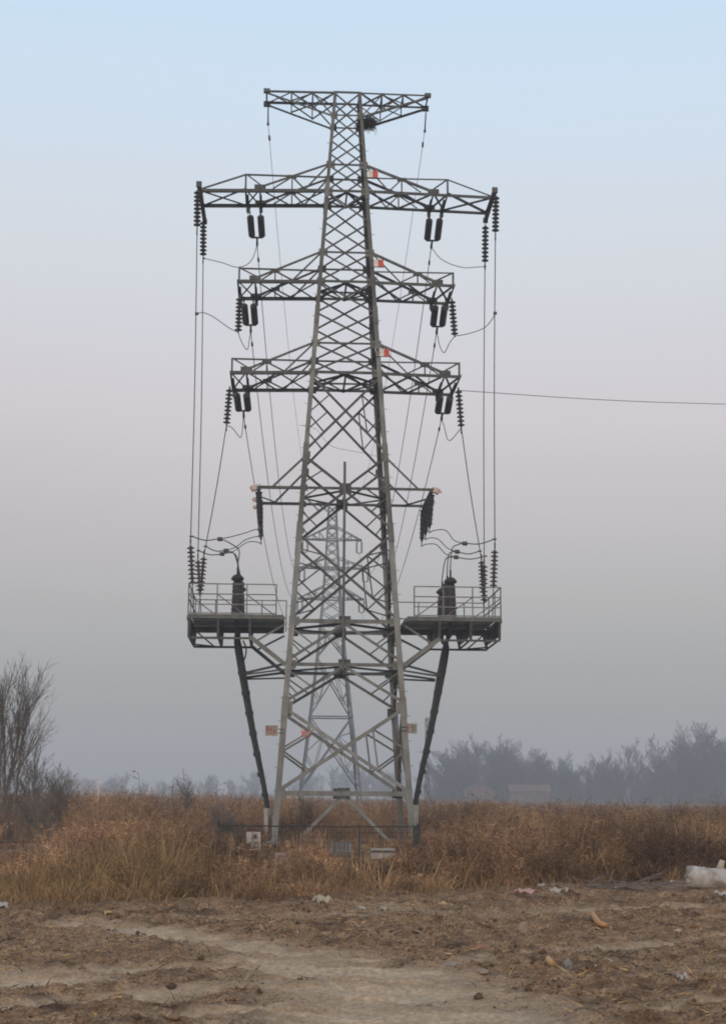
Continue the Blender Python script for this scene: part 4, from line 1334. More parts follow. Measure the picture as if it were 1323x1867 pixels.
# ------------------------------------------------------------------ bare trees
LOW = [.22]
SHAPE = [1.15, -.45]
LEAN = [.10]
def grow(mt, mc, p, d, ln, r, depth, rn, spread, up, kids, minr):
    n = 4
    pts = [p.copy()]; rs = [r]
    c = p.copy(); dd = d.copy()
    for i in range(n):
        dd = (dd + Vector((rn.gauss(0, .10), rn.gauss(0, .10), rn.gauss(0, .05) + up))).normalized()
        c = c + dd * ln / n
        pts.append(c.copy()); rs.append(max(minr, r * (1 - .62 * (i + 1) / n)))
    tgt = mt if depth <= 1 else mc
    tgt.tube(pts, rs, 6 if depth == 0 else (4 if depth == 1 else 3), cap=False)
    if depth >= len(kids): return
    m_ = kids[depth]
    for k in range(m_):
        t_ = (LOW[0] if depth == 0 else .15) + ((1 - LOW[0]) if depth == 0 else .83) * (k + rn.random()) / m_
        i = min(int(t_ * n), n - 1); f = t_ * n - i
        q_ = pts[i].lerp(pts[i + 1], f)
        dl = (pts[i + 1] - pts[i]).normalized()
        a = rn.uniform(0, 6.28)
        o_ = dl.orthogonal().normalized(); o_ = (Matrix.Rotation(a, 3, dl) @ o_)
        s_ = spread * rn.uniform(.7, 1.25)
        nd = (dl * math.cos(s_) + o_ * math.sin(s_)).normalized()
        grow(mt, mc, q_, nd, ln * rn.uniform(.34, .58) * (SHAPE[0] + SHAPE[1] * t_ if depth == 0 else 1.15 - .45 * t_), max(minr, rs[i] * .55), depth + 1, rn, spread, up, kids, minr)
def tree_meshes(seed, H, r, spread, up, kids, minr, stems=1, bark=None):
    rn = random.Random(seed)
    mt, mc = MB(), MB()
    for i in range(stems):
        d = Vector((rn.gauss(0, LEAN[0] if stems > 1 else .03), rn.gauss(0, LEAN[0] if stems > 1 else .03), 1)).normalized()
        p = Vector((rn.gauss(0, .15), rn.gauss(0, .15), -.15)) if stems > 1 else Vector((0, 0, -.15))
        grow(mt, mc, p, d, H * rn.uniform(.8, 1.0) if stems > 1 else H, r, 0, rn, spread, up, kids, minr)
    return mt.mesh('trunk', bark or M_bark), mc.mesh('crown', bark or M_bark)
def place_tree(name, label, cat, meshes, x, y, sc=1, rz=0, group=None):
    z = float(ground_z(x, y, False))
    o = thing(name, label, cat, Matrix.Translation((x, y, z)) @ Matrix.Rotation(rz, 4, 'Z') @ Matrix.Scale(sc, 4), group)
    child('trunk', meshes[0], o); child('crown', meshes[1], o)
    return o
G_B = 'bare saplings at the left of the weeds'
LOW[0] = .34
SAP = [tree_meshes(31, 7.4, .07, .34, .05, (11, 6, 4), .006, 2), tree_meshes(32, 7.0, .06, .30, .055, (11, 6, 4), .006, 2), tree_meshes(33, 5.6, .05, .55, .04, (10, 6, 4), .006)]
for (px, yy, k, top, rz), lb in zip(((30, 60, 0, 1180, .3), (14, 61, 1, 1215, 2.0), (-8, 60, 0, 1190, 4.0), (64, 62, 2, 1312, 1.0), (-40, 63, 1, 1215, 1.2)),
      ('tall bare sapling with a forked top at the far left, the rightmost of its clump', 'slim upright bare sapling in the middle of the left clump', 'bare sapling standing at the left border of the view', 'shorter bare sapling leaning out to the right of the left clump', 'bare sapling mostly beyond the left border of the view')):
    q_ = at(px, 1480, yy)
    H = at(px, top, yy).z / max(v.co.z for v in SAP[k][1].vertices)
    place_tree('bare_tree', lb, 'tree', SAP[k], q_.x, yy, H, rz, G_B)
LOW[0] = .22
SHR = [tree_meshes(41, 2.6, .016, .42, .05, (7, 4, 3), .0055, 6), tree_meshes(42, 2.2, .014, .5, .04, (7, 4, 3), .0055, 6), tree_meshes(43, 1.6, .012, .55, .03, (6, 4, 3), .005, 6)]
for px, yy, k, sc, lb in ((20, 57, 0, 1.1, 'dense dark bare shrub under the tall saplings'), (66, 57, 0, .95, 'dark bare shrub right below the leaning sapling'), (100, 58, 1, 1.05, 'rounded bare shrub at the right end of the left thicket'), (45, 54, 2, .9, 'low dark shrub in front of the left thicket'),
                      (85, 53, 2, 1.0, 'small dark shrub at the foot of the left thicket'), (125, 62, 2, 1.0, 'thin shrub just past the end of the left thicket'), (395, 45, 2, .85, 'dark scrubby bush beside the left end of the mesh fence'), (420, 47, 2, .7, 'small dark bush behind the left end of the fence'),
                      (110, 60, 0, .85, 'slim bare shrub near the right end of the left thicket'), (340, 75, 1, .95, 'spindly dead weed bush standing above the field left of the tower'), (560, 62, 2, .95, 'dark bush between the tower legs'), (730, 47, 2, .5, 'low dark bush by the right leg of the tower')):
    q_ = at(px, 1480, yy)
    place_tree('bare_shrub', lb, 'shrub', SHR[k], q_.x, yy, sc, px * .7, 'bare shrubs in the weeds')
# tall dead stalks with a few dry leaves against the sky
def stalk(px, yy, htop, lb, seed):
    rn = random.Random(seed)
    q_ = at(px, 1470, yy)
    H = at(px, htop, yy).z
    o = thing('dead_stalk', lb, 'weed', Matrix.Translation((q_.x, yy, 0)), 'dead stalks against the sky')
    mb = MB(); lf = MB()
    top = Vector((rn.uniform(-.15, .15), 0, H))
    mb.tube(spline([(0, 0, -.1), (rn.uniform(-.05, .05), 0, H * .5), top], 5), .008, 4)
    for i in range(5):
        c = top * rn.uniform(.6, 1.0)
        e = c + Vector((rn.uniform(-.3, .3), rn.uniform(-.2, .2), rn.uniform(.02, .2)))
        mb.tube([c, e], .005, 3)
        a = Vector((rn.uniform(-.1, .1), rn.uniform(-.08, .08), rn.uniform(-.1, .05)))
        s_ = Vector((rn.uniform(.01, .04), rn.uniform(.01, .04), rn.uniform(-.03, .03)))
        lf.add([e, e + a * .5 + s_, e + a, e + a * .5 - s_], [(0, 1, 2, 3)])
    mb.build('stem', M_bark, o); lf.build('leaf', M_bark, o)
stalk(257, 48, 1408, 'thin dead stalk with a few leaves, left of the spindly bush', 1)
stalk(308, 47, 1416, 'dead stalk with curled leaves close to the spindly bush', 2)
stalk(337, 46, 1400, 'tallest dead stalk with dark leaves above the spindly bush', 3)
stalk(398, 50, 1430, 'short dead stalk above the dark scrub by the fence', 4)
# far grove
LOW[0] = .10
SHAPE[:] = [.62, .42]
LEAN[0] = .24
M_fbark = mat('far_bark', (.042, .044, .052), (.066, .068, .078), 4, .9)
FTREE = [tree_meshes(51, 10, .20, .66, .05, (15, 9, 7), .026, 3, bark=M_fbark), tree_meshes(52, 11, .18, .44, .06, (14, 9, 6), .026, 2, bark=M_fbark), tree_meshes(53, 8, .18, .74, .045, (15, 9, 7), .026, 4, bark=M_fbark), tree_meshes(54, 6, .10, .66, .05, (11, 7, 6), .026, 6, bark=M_fbark)]
FAR = []
def ft(px, top, yy, k, lb): FAR.append((px, top, yy, k, lb))
ft(812, 1372, 330, 2, 'rounded leafless tree at the left end of the hazy grove')
ft(842, 1345, 340, 0, 'tall leafless tree left of the centre of the hazy grove')
ft(872, 1334, 345, 1, 'highest leafless tree standing behind the left brick house')
ft(900, 1336, 345, 0, 'leafless tree just right of the highest one in the grove')
ft(925, 1345, 350, 2, 'broad leafless tree between the two brick houses')
ft(952, 1356, 345, 0, 'leafless tree behind the left gable of the long brick house')
ft(985, 1362, 350, 2, 'leafless tree behind the right end of the long brick house')
ft(1015, 1366, 350, 1, 'narrow leafless tree at the right end of the dense grove')
ft(1040, 1392, 360, 3, 'low hazy tree in the dip of the grove')
ft(1068, 1396, 370, 3, 'low spreading tree at the bottom of the gap in the grove')
ft(1095, 1362, 350, 1, 'thin upright tree left of the tall pale poplar')
ft(1142, 1340, 340, 1, 'tall slim tree standing alone between the two groves')
ft(1120, 1380, 360, 2, 'low rounded tree beside the tall slim tree')
ft(1172, 1392, 355, 3, 'low scrubby tree in the pale gap left of the big grove')
ft(1198, 1366, 345, 1, 'slender tree at the left edge of the big right grove')
ft(1228, 1322, 335, 0, 'tall spreading tree, left one of the big right grove')
ft(1262, 1312, 330, 0, 'tallest tree in the middle of the big right grove')
ft(1292, 1314, 335, 2, 'broad dense tree of the big right grove')
ft(1318, 1342, 340, 1, 'tree at the right border of the big grove')
ft(1350, 1350, 345, 0, 'tree just past the right border of the view')
ft(1270, 1375, 325, 3, 'dense low tree in front of the big right grove')
ft(1240, 1385, 325, 3, 'bushy low tree at the foot of the spreading tree')
ft(860, 1385, 325, 3, 'bushy low tree left of the left brick house')
ft(915, 1385, 352, 3, 'bushy low tree behind the gap between houses')
ft(960, 1392, 352, 3, 'bushy low tree over the roof of the long brick house')
ft(1005, 1396, 340, 3, 'bushy low tree at the right of the long brick house')
rn = random.Random(77)
for a, b_, lb in ((118, 205, 'faint far tree on the horizon right of the left thicket'), (205, 300, 'faint far tree on the horizon left of the spindly bush'), (300, 390, 'faint far tree on the horizon behind the spindly bush'),
                  (390, 480, 'faint far tree on the horizon left of the left tower leg'), (520, 600, 'faint far tree on the horizon between the left legs of both towers'), (600, 672, 'faint far tree on the horizon behind the middle of the tower'),
                  (672, 735, 'faint far tree on the horizon just left of the right tower leg'), (762, 815, 'faint far tree on the horizon right of the right cable bundle')):
    for i in range(5):
        ft(a + (b_ - a) * (i + rn.random()) / 5, rn.uniform(1400, 1426) - (14 if 520 < a < 760 else 0), rn.uniform(520, 620), rn.choice((0, 1, 3, 3)), lb)
for px, top, lb in ((826, 1392, 'bushy low tree at the far left foot of the grove'), (886, 1388, 'bushy low tree between the house gable and the grove'), (940, 1378, 'bushy low tree rising over the left end of the long roof'), (980, 1385, 'bushy low tree rising over the right end of the long roof'),
                    (1030, 1400, 'low bush at the left of the grove gap'), (1052, 1404, 'small low bush in the middle of the grove gap'), (1083, 1385, 'low tree at the right of the grove gap'), (1108, 1392, 'low bush between the thin upright tree and the tall slim one'), (1132, 1400, 'low bush at the foot of the tall slim tree'),
                    (1158, 1404, 'low bush right of the tall slim tree'), (1186, 1398, 'low bush left of the big right grove'), (1214, 1380, 'low tree at the left foot of the big right grove'), (1254, 1378, 'low tree at the middle foot of the big right grove'), (1284, 1380, 'low tree at the right foot of the big right grove'), (1308, 1376, 'low tree at the right border of the view')):
    ft(px, top, 338, 3, lb)
ft(856, 1348, 352, 2, 'broad tree filling the crown line left of the highest grove tree')
ft(912, 1350, 352, 0, 'tree filling the crown line right of the highest grove tree')
ft(968, 1364, 352, 0, 'tree filling the crown line over the long house')
ft(1246, 1334, 345, 0, 'tree filling the gap between the two tallest right trees')
ft(1304, 1336, 345, 0, 'tree filling the crown line near the right border')
rn = random.Random(5)
def scrub(n, px0, px1, y0, y1, h0, h1):
    y = RNG.uniform(y0, y1, n); x = np.array([ray(p_, 1450).x / ray(p_, 1450).y for p_ in RNG.uniform(px0, px1, n)]) * y
    an = RNG.uniform(0, 6.28, n); l_ = RNG.uniform(.05, .5, n)
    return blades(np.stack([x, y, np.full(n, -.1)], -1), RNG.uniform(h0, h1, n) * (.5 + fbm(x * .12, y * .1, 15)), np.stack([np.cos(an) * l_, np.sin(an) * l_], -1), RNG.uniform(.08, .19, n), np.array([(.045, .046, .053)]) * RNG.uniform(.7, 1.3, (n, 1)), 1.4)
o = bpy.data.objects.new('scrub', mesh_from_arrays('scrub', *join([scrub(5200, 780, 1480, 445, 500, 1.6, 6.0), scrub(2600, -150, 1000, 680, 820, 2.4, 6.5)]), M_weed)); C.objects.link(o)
tag(o, 'hazy dark undergrowth at the foot of the far trees', 'undergrowth', kind='stuff')
for i, (px, top, yy, k, lb) in enumerate(FAR):
    q_ = at(px, 1450, yy)
    yy *= 1.38 if yy < 400 else 1.3
    q_ = at(px, 1450, yy)
    H = at(px, top, yy).z
    m_ = FTREE[k]
    zm = max(v.co.z for v in m_[1].vertices)
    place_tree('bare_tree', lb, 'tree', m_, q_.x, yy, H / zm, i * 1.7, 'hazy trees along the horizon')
# houses in front of the grove
def house(px0, px1, ptop, yy, lb, gable):
    x0, x1 = at(px0, 1445, yy).x, at(px1, 1445, yy).x
    H = at(px0, ptop, yy).z
    wd, dp_ = x1 - x0, 5.0
    o = thing('brick_house', lb, 'house', Matrix.Translation(((x0 + x1) / 2, yy, 0)), 'brick houses in front of the hazy trees')
    he = H * .62
    mb = MB()
    if gable:
        mb.add([(-wd / 2, -dp_ / 2, -.2), (wd / 2, -dp_ / 2, -.2), (wd / 2, -dp_ / 2, he), (0, -dp_ / 2, H), (-wd / 2, -dp_ / 2, he), (-wd / 2, dp_ / 2, -.2), (wd / 2, dp_ / 2, -.2), (wd / 2, dp_ / 2, he), (0, dp_ / 2, H), (-wd / 2, dp_ / 2, he)],
               [(0, 1, 2, 3, 4), (9, 8, 7, 6, 5), (0, 4, 9, 5), (1, 6, 7, 2)])
    else:
        mb.box((0, 0, he / 2 - .1), wd, dp_, he + .2)
    mb.build('wall', M_brick, o)
    r = MB()
    if gable:
        for s in (-1, 1):
            a, b_ = Vector((s * (wd / 2 + .25), 0, he - .12)), Vector((0, 0, H + .06))
            d = b_ - a; n = Vector((0, 1, 0)).cross(d).normalized() * s
            r.beam(a, b_, Vector((0, 1, 0)), n if n.z > 0 else -n, -dp_ / 2 - .3, dp_ / 2 + .3, 0, .14)
    else:
        for s in (-1, 1):
            a, b_ = Vector((0, s * (dp_ / 2 + .35), he - .05)), Vector((0, 0, H))
            d = b_ - a; n = Vector((1, 0, 0)).cross(d).normalized()
            r.beam(a, b_, Vector((1, 0, 0)), n if n.z > 0 else -n, -wd / 2 - .3, wd / 2 + .3, 0, .14)
    rf = r.build('roof', M_roof, o)
    for x in ([-wd * .25, wd * .25] if gable else [-wd * .35, -wd * .1, wd * .36]):
        f = MB(); f.box((x, -dp_ / 2 - .02, he * .55), .95, .06, 1.0); f = f.build('window', M_roof, o)
        g = MB(); g.box((x, -dp_ / 2 - .06, he * .55), .8, .03, .85); g.build('pane', M_dark, f)
    f = MB(); f.box((wd * .13 if not gable else 0, -dp_ / 2 - .02, .9), .9, .06, 1.9); f.build('door', M_dark, o)
house(846, 900, 1428, 435, 'small hazy red brick house with a gable, left of the two houses', True)
house(928, 1000, 1431, 440, 'long low hazy brick house with a red roof, right of the two houses', False)
# slim far mast beside the right cable bundle
q_ = at(778, 1440, 210)
o = thing('lattice_mast', 'slim hazy lattice mast beside the right cable bundle', 'mast', Matrix.Translation((q_.x, 210, 0)))
Hm = at(778, 1308, 210).z
mb = MB()
for sx, sy in ((-1, -1), (1, -1), (0, 1)): mb.bar((sx * .3, sy * .26, -.2), (sx * .18, sy * .15, Hm), .09)
mb.build('pole', M_steel, o)
mb = MB()
for i in range(14):
    z0, z1 = Hm * i / 14, Hm * (i + 1) / 14
    s = 1 if i % 2 else -1
    mb.bar((-.26 * s, -.24, z0), (.24 * s, -.22, z1), .05); mb.bar((-.26 * s, -.22, z0), (0, .2, z1), .05)
mb.build('lacing', M_steel, o)
mb = MB(); mb.bar((-1.2, 0, Hm * .62), (1.6, 0, Hm * .62), .06); mb.build('side_arm', M_steel, o)

# ------------------------------------------------------------------ litter and stones on the soil
def gpos(px, py, lift=0.0):
    g = ground_at(px, py, .05)
    for _ in range(3):
        z = float(ground_z(np.array([g.x]), np.array([g.y]))[0][0])
        g = ground_at(px, py, z)
    return Vector((g.x, g.y, z + lift))
def sheet(name, label, cat, px, py, lx, ly, m, seed, crumple=.3, group=None, tilt=0.0, rz=0.0, torn=True):
    """a crumpled, torn, thin sheet with real thickness lying on the soil"""
    rn = random.Random(seed)
    p = gpos(px, py, .03)
    n = 9
    mb = MB()
    V = []
    for side in (0, 1):
        for i in range(n + 1):
            for j in range(n + 1):
                u, v = i / n - .5, j / n - .5
                e = 1 - (.35 * abs(math.sin(seed + 5 * u + 3 * v)) if torn else 0) * (abs(u) * 2) ** 2
                h = crumple * lx * (.30 * math.sin(seed * 1.3 + u * 7) * math.cos(seed + v * 6) + .2 * math.sin(u * 13 + v * 11 + seed)) + crumple * lx * .28
                V.append(Vector((u * lx * e, v * ly * (1 - .3 * abs(math.sin(seed * 2 + u * 6)) if torn else 1), max(h, -.0) + (.005 if side else 0))))
    F = []
    k = (n + 1) ** 2
    for i in range(n):
        for j in range(n):
            a = i * (n + 1) + j
            F.append((a, a + 1, a + n + 2, a + n + 1)); F.append((k + a, k + a + n + 1, k + a + n + 2, k + a + 1))
    for i in range(n):
        for a, b_ in ((i, i + 1), (i * (n + 1), (i + 1) * (n + 1)), (n * (n + 1) + i, n * (n + 1) + i + 1), (i * (n + 1) + n, (i + 1) * (n + 1) + n)):
            F.append((a, b_, k + b_, k + a))
    M = Matrix.Translation(p) @ Matrix.Rotation(rz, 4, 'Z') @ Matrix.Rotation(tilt, 4, 'X')
    mb.add(V, F)
    return tag(mb.build(name, m, None, True, M), label, cat, group)
def stone(name, label, cat, px, py, sx, sy, sz, m, seed, rough=.25, group=None):
    rn = random.Random(seed)
    import bmesh
    bm = bmesh.new()
    bmesh.ops.create_icosphere(bm, subdivisions=3, radius=.5)
    for v in bm.verts:
        c = v.co.copy()
        k = 1 + rough * (math.sin(c.x * 7 + seed) * math.cos(c.y * 6 + seed * 2) + .6 * math.sin(c.z * 11 + c.x * 9 + seed)) * .6 + rn.uniform(-.04, .04)
        c = c * k
        for nrm in ((.7, .2, .6), (-.5, .6, .5), (.1, -.8, .5), (-.6, -.4, .6)):
            nn = Vector(nrm).normalized(); e = c.dot(nn) - .38
            if e > 0: c -= nn * e
        v.co = Vector((c.x * sx, c.y * sy, c.z * sz))
    me = bpy.data.meshes.new(name); bm.to_mesh(me); bm.free()
    me.materials.append(m)
    o = bpy.data.objects.new(name, me); C.objects.link(o)
    p = gpos(px, py, sz * .14 + .015)
    o.matrix_world = Matrix.Translation(p) @ Matrix.Rotation(seed, 4, 'Z')
    return tag(o, label, cat, group)
M_paper = mat('dirty_white_plastic', (.34, .31, .28), (.48, .45, .42), 9, .7, c3=(.22, .175, .135), c3_at=.52)
M_card = mat('pale_card', (.34, .29, .23), (.46, .40, .32), 9, .8)
M_yel = mat('yellow_husk', (.40, .24, .10), (.55, .38, .18), 12, .7)
M_orange = mat('orange_husk', (.42, .19, .07), (.50, .27, .11), 12, .7)
M_pk = mat('pinkish_rag', (.40, .24, .20), (.50, .33, .28), 9, .8)
M_stone = mat('grey_stone', (.17, .16, .15), (.27, .255, .24), 9, .9, bump=.3)
M_tan = mat('tan_stone', (.22, .165, .12), (.31, .25, .19), 9, .9, bump=.3)
M_redst = mat('reddish_brick_bit', (.24, .11, .075), (.32, .16, .11), 9, .9, bump=.3)
M_clod = mat('dark_clod', (.07, .045, .03), (.12, .078, .052), 9, .95, bump=.3)
GL = 'litter on the soil'
sheet('paper_scrap', 'folded white sheet lying at the weed edge left of the twig heap', 'litter', 968, 1611, .34, .2, M_paper, 3, .35, GL, .35, .3)
sheet('paper_scrap', 'second white torn sheet just right of the folded white sheet', 'litter', 990, 1622, .36, .2, M_paper, 5, .3, GL, .2, 1.0)
sheet('plastic_scrap', 'pinkish white crumpled strip below the folded white sheet', 'litter', 958, 1633, .40, .18, M_pk, 8, .3, GL, .1, .2)
sheet('plastic_scrap', 'pale torn strip lying right of the pinkish strip', 'litter', 1016, 1630, .34, .16, M_card, 9, .3, GL, .1, -.3)
sheet('plastic_bag', 'white crumpled bag caught in the weeds right of the tower foot', 'litter', 783, 1600, .34, .3, M_paper, 12, .7, GL, .5, .3)
sheet('husk_scrap', 'pale yellow husk leaning at the grass edge right of centre', 'litter', 813, 1659, .22, .28, M_yel, 13, .4, GL, .3, .7)
sheet('husk_scrap', 'pale crumpled husk lying at the grass edge below the tower', 'litter', 588, 1650, .28, .2, M_card, 14, .55, GL, .2, .2)
sheet('husk_scrap', 'small yellow scrap at the grass edge above the pale track', 'litter', 197, 1671, .13, .12, M_yel, 15, .5, GL, .1, .2)
sheet('husk_scrap', 'tiny pale scrap just right of the small yellow scrap', 'litter', 231, 1668, .09, .08, M_card, 16, .4, GL, .1, .9)
sheet('husk_scrap', 'pale tan scrap at the grass edge left of the tower', 'litter', 423, 1664, .15, .13, M_card, 17, .4, GL, .1, .5)
sheet('husk_scrap', 'small tan scrap right beside the pale tan scrap', 'litter', 440, 1663, .12, .14, M_yel, 18, .5, GL, .3, .5)
sheet('plastic_bag', 'white scrap at the left border by the yellow grass', 'litter', 3, 1659, .2, .2, M_paper, 19, .6, GL, .3, .5)
sheet('foam_piece', 'white foam scrap at the right border of the soil', 'litter', 1315, 1638, .25, .16, M_paper, 20, .5, GL, .2, .5)
sheet('plastic_bag', 'bright white crumpled bag in a dark hollow at lower right', 'litter', 1243, 1795, .13, .13, M_paper, 22, .8, GL, .3, .5)
sheet('paper_scrap', 'small pale scrap right of the orange husk', 'litter', 1234, 1703, .12, .09, M_card, 23, .3, GL, .1, .5)
for i_, (px, py, sz_, m_, lb) in enumerate(((938, 1618, .16, M_card, 'small tan scrap at the left end of the rubbish by the weeds'), (1000, 1612, .14, M_paper, 'small dirty white scrap behind the second white sheet'), (1035, 1620, .2, M_card, 'tan torn sheet right of the rubbish by the weeds'),
        (1052, 1634, .16, M_pk, 'dull pink scrap right of the pale torn strip'), (935, 1640, .14, M_paper, 'dirty scrap left of the pinkish strip'), (1195, 1622, .13, M_paper, 'dirty white scrap beside the stick heap'), (1225, 1612, .12, M_card, 'tan scrap in front of the barrel'), (700, 1664, .14, M_card, 'tan scrap at the grass edge below the right tower leg'), (660, 1662, .12, M_paper, 'dirty white scrap at the grass edge right of the crumpled husk'))):
    sheet('paper_scrap', lb, 'litter', px, py, sz_, sz_ * .7, m_, 31 + i_, .5, GL, .3, i_ * .8)
def strip(label, pts, wd, m, seed):
    P3 = [gpos(px, py, lift + .02) for px, py, lift in pts]
    c = P3[0]
    mb = MB()
    sp = spline([p_ - c for p_ in P3], 6)
    n = len(sp)
    mb.tube(sp, [wd * (.35 + .65 * math.sin(math.pi * min(1, .12 + .8 * i / (n - 1)))) for i in range(n)], 7)
    o = mb.build('husk_strip', m, None, True, Matrix.Translation(c))
    return tag(o, label, 'litter', GL)
strip('orange curled husk lying on the dark soil at right', [(1078, 1672, .05), (1084, 1682, .04), (1092, 1690, .025), (1106, 1693, .02)], .042, M_orange, 1)
strip('yellow curved husk beside the grey stone in the lower right soil', [(998, 1758, .04), (1003, 1766, .04), (1014, 1775, .03), (1034, 1782, .02)], .036, M_yel, 2)
tw = [gpos(px, py, l_ + .025) for px, py, l_ in ((1084, 1768, .005), (1093, 1761, .012), (1104, 1757, .02), (1113, 1760, .02), (1118, 1766, .008), (1110, 1762, .01))]
mb = MB(); mb.tube(spline([p_ - tw[0] for p_ in tw], 6), .008, 5)
tag(mb.build('twine_loop', M_card, None, True, Matrix.Translation(tw[0])), 'thin pale twine arching over the soil at right', 'litter', GL)
GS = 'loose stones on the soil'
stone('stone', 'pale upright stone in the middle of the right soil', 'stone', 953, 1700, .13, .12, .16, M_tan, 2, group=GS)
stone('stone', 'grey stone right beside the yellow curved husk', 'stone', 1034, 1764, .10, .09, .11, M_stone, 3, group=GS)
stone('stone', 'wide flat tan stone left of the yellow curved husk', 'stone', 822, 1763, .24, .2, .06, M_tan, 4, group=GS)
stone('stone', 'small flat tan stone left of the pale upright stone', 'stone', 760, 1704, .12, .1, .05, M_tan, 5, group=GS)
stone('brick_piece', 'small reddish brick piece above the wide flat stone', 'stone', 873, 1731, .11, .08, .06, M_redst, 6, group=GS)
stone('stone', 'reddish tan stone above the yellow curved husk', 'stone', 988, 1738, .11, .09, .07, M_redst, 7, group=GS)
stone('stone', 'flat tan stone right of the wide flat one', 'stone', 880, 1775, .16, .12, .05, M_tan, 8, group=GS)
stone('stone', 'pale block at the far right of the soil', 'stone', 1232, 1704, .14, .10, .07, M_tan, 9, group=GS)
stone('soil_lump', 'dark lump on the left dusty tracks', 'clod', 313, 1803, .10, .08, .06, M_clod, 10, group='dark soil lumps')
stone('soil_lump', 'small dark lump on the pale upper track', 'clod', 251, 1704, .07, .06, .05, M_clod, 11, group='dark soil lumps')
stone('soil_lump', 'dark clod on the brown soil right of the upper track', 'clod', 383, 1708, .12, .09, .04, M_clod, 12, group='dark soil lumps')
stone('soil_lump', 'tall dark clod at the right edge of the dusty track', 'clod', 872, 1822, .08, .06, .06, M_clod, 13, group='dark soil lumps')
# barrel
bp_ = at(1293, 1612, 28.2)
bz = float(ground_z(bp_.x, 28.2, False)) + .24
o = thing('barrel', 'white barrel lying on its side at the weed edge', 'barrel', Matrix.Translation((bp_.x + .05, 28.2, bz - .05)) @ Matrix.Rotation(rad(8), 4, 'Z') @ Matrix.Rotation(rad(96), 4, 'Y'))
mb = MB()
mb.lathe([(-.46, 0), (-.46, .13), (-.44, .17), (-.38, .19), (-.2, .195), (-.18, .205), (-.15, .205), (-.13, .195), (.13, .195), (.15, .205), (.18, .205), (.2, .195), (.38, .19), (.46, .16), (.47, .08), (.53, .075), (.53, 0)], (0, 0, 0), (0, 0, 1), 22)
rn = random.Random(3)
mb.v = [tuple(Vector(a) * (1 + .05 * math.sin(9 * a[2] + 4 * math.atan2(a[1], a[0])) + rn.uniform(-.025, .025))) for a in mb.v]
mb.build('shell', M_paper, o, True)
mb = MB(); mb.lathe([(0, 0), (0, .07), (.12, .055), (.18, .05), (.18, 0)], (-.17, 0, .12), (-1, 0, .25), 10); mb.build('spout', M_card, o, True)
mb = MB(); mb.lathe([(0, 0), (0, .035), (.02, .035), (.02, 0)], (0, 0, -.475), (0, 0, 1), 10); mb.build('bung', M_dark, o)
# heap of sticks beside the barrel and a bent reed
rn = random.Random(9)
hp_ = gpos(1150, 1628)
mb = MB()
for i in range(26):
    c = Vector((rn.uniform(-.75, .75), rn.uniform(-.3, .3), rn.uniform(.03, .22)))
    d = Vector((rn.gauss(1, .4), rn.gauss(0, .5), rn.gauss(0, .22))).normalized() * rn.uniform(.15, .5)
    mb.tube([c - d, c + Vector((0, 0, .02)), c + d], rn.uniform(.006, .02), 4)
tag(mb.build('stick_heap', M_bark, None, False, Matrix.Translation(hp_)), 'low heap of dark broken sticks left of the barrel', 'sticks', None)
rp = [gpos(1074, 1650, 0), at(1088, 1633, 26.2), at(1108, 1621, 26.4), at(1140, 1615, 26.6), at(1175, 1619, 26.8)]
mb = MB(); mb.tube(spline([p_ - rp[0] for p_ in rp], 6), .012, 5)
tag(mb.build('bent_reed', M_card, None, True, Matrix.Translation(rp[0])), 'pale bent reed arching over the stick heap', 'reed', None)
# crumbs of soil and bits of dry stalk, far too many to count
n = 15000
y = np.sqrt(RNG.uniform(10.8 ** 2, 26.5 ** 2, n)); x = y * RNG.uniform(-.28, .28, n)
gz, gd = ground_z(x, y)
k = (RNG.random(n) > gd * 1.6) & (y < edge_y(x, y) + .3) & (fbm(x * 1.3, y * 1.3, 90) > .40)
x, y, gz = x[k], y[k], gz[k]; n = len(x)
oct_ = np.array([(1, 0, 0), (0, 1, 0), (-1, 0, 0), (0, -1, 0), (.3, .3, .8), (-.3, .2, .7), (0, 0, -.5)])
sz = np.minimum(RNG.lognormal(math.log(.011), .6, n), .046)
V = oct_[None] * (RNG.uniform(.6, 1.3, (n, 7, 1))) * sz[:, None, None]
an = RNG.uniform(0, 6.28, n); ca, sa = np.cos(an)[:, None], np.sin(an)[:, None]
V = np.stack([V[..., 0] * ca - V[..., 1] * sa, V[..., 0] * sa + V[..., 1] * ca, V[..., 2]], -1) + np.stack([x, y, gz + sz * .2], -1)[:, None]
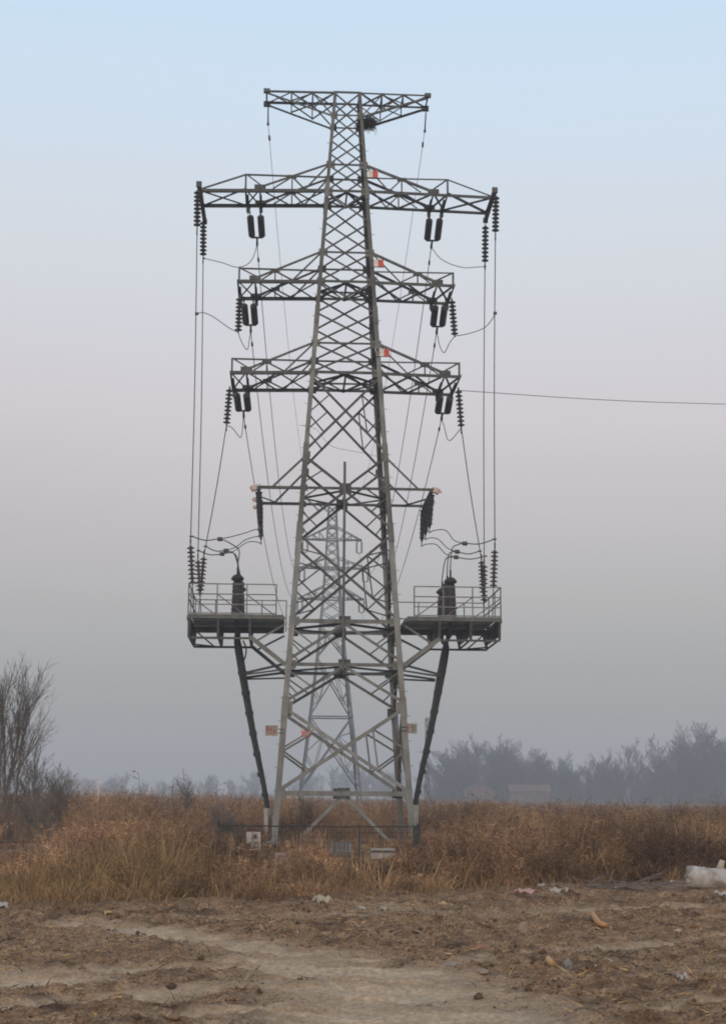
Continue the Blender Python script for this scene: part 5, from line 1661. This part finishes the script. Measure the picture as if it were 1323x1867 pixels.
fc = np.array([0, 1, 4, 1, 5, 4, 1, 2, 5, 2, 3, 5, 3, 4, 5, 3, 0, 4, 0, 6, 1, 1, 6, 2, 2, 6, 3, 3, 6, 0])
lp = (fc[None] + np.arange(n)[:, None] * 7).ravel()
tint = np.repeat(np.array([(.16, .098, .06)]) * RNG.uniform(.5, 1.8, (n, 1)), 7, 0)
o = bpy.data.objects.new('soil_crumbs', mesh_from_arrays('soil_crumbs', V.reshape(-1, 3), np.full(n * 10, 3), lp, tint, M_weed)); C.objects.link(o)
tag(o, 'brown crumbs of loose earth scattered over the bare soil', 'soil crumbs', kind='stuff')
n = 16000
y = np.sqrt(RNG.uniform(11 ** 2, 27 ** 2, n)); x = y * RNG.uniform(-.28, .28, n)
gz, gd = ground_z(x, y)
k = (RNG.random(n) > gd * 1.6) & (y < edge_y(x, y) + .3)
x, y, gz = x[k], y[k], gz[k]; n = len(x)
d = RNG.normal(size=(n, 3)); d[:, 2] = np.abs(d[:, 2]) * .3; d /= np.linalg.norm(d, axis=1)[:, None]; d *= RNG.uniform(.02, .14, (n, 1))
tw_ = twigs(np.stack([x, y, gz + .008], -1), d, RNG.uniform(.005, .018, n), np.where(RNG.random((n, 1)) < .5, STRAW[RNG.integers(0, 4, n)] * .95, COLS[RNG.integers(0, 6, n)] * .55) * RNG.uniform(.6, 1.2, (n, 1)))
o = bpy.data.objects.new('stalk_bits', mesh_from_arrays('stalk_bits', *tw_, M_weed)); C.objects.link(o)
tag(o, 'short broken bits of straw strewn over the soil', 'straw', kind='stuff')

# ------------------------------------------------------------------ haze
HZ = MB(); HZ.box((0, 0, 19.5), 1960, 1960, 43)
hm = bpy.data.materials.new('haze')
hm.use_nodes = True
t = hm.node_tree
t.nodes.clear()
po = t.nodes.new('ShaderNodeOutputMaterial')
pv = t.nodes.new('ShaderNodeVolumePrincipled')
pv.inputs['Color'].default_value = (.74, .79, .85, 1)
pv.inputs['Density'].default_value = .0013
pv.inputs['Anisotropy'].default_value = 0.0
t.links.new(pv.outputs[0], po.inputs['Volume'])
hz = HZ.build('haze', hm)
tag(hz, 'thin grey evening haze filling the air over the field', 'haze', kind='stuff')
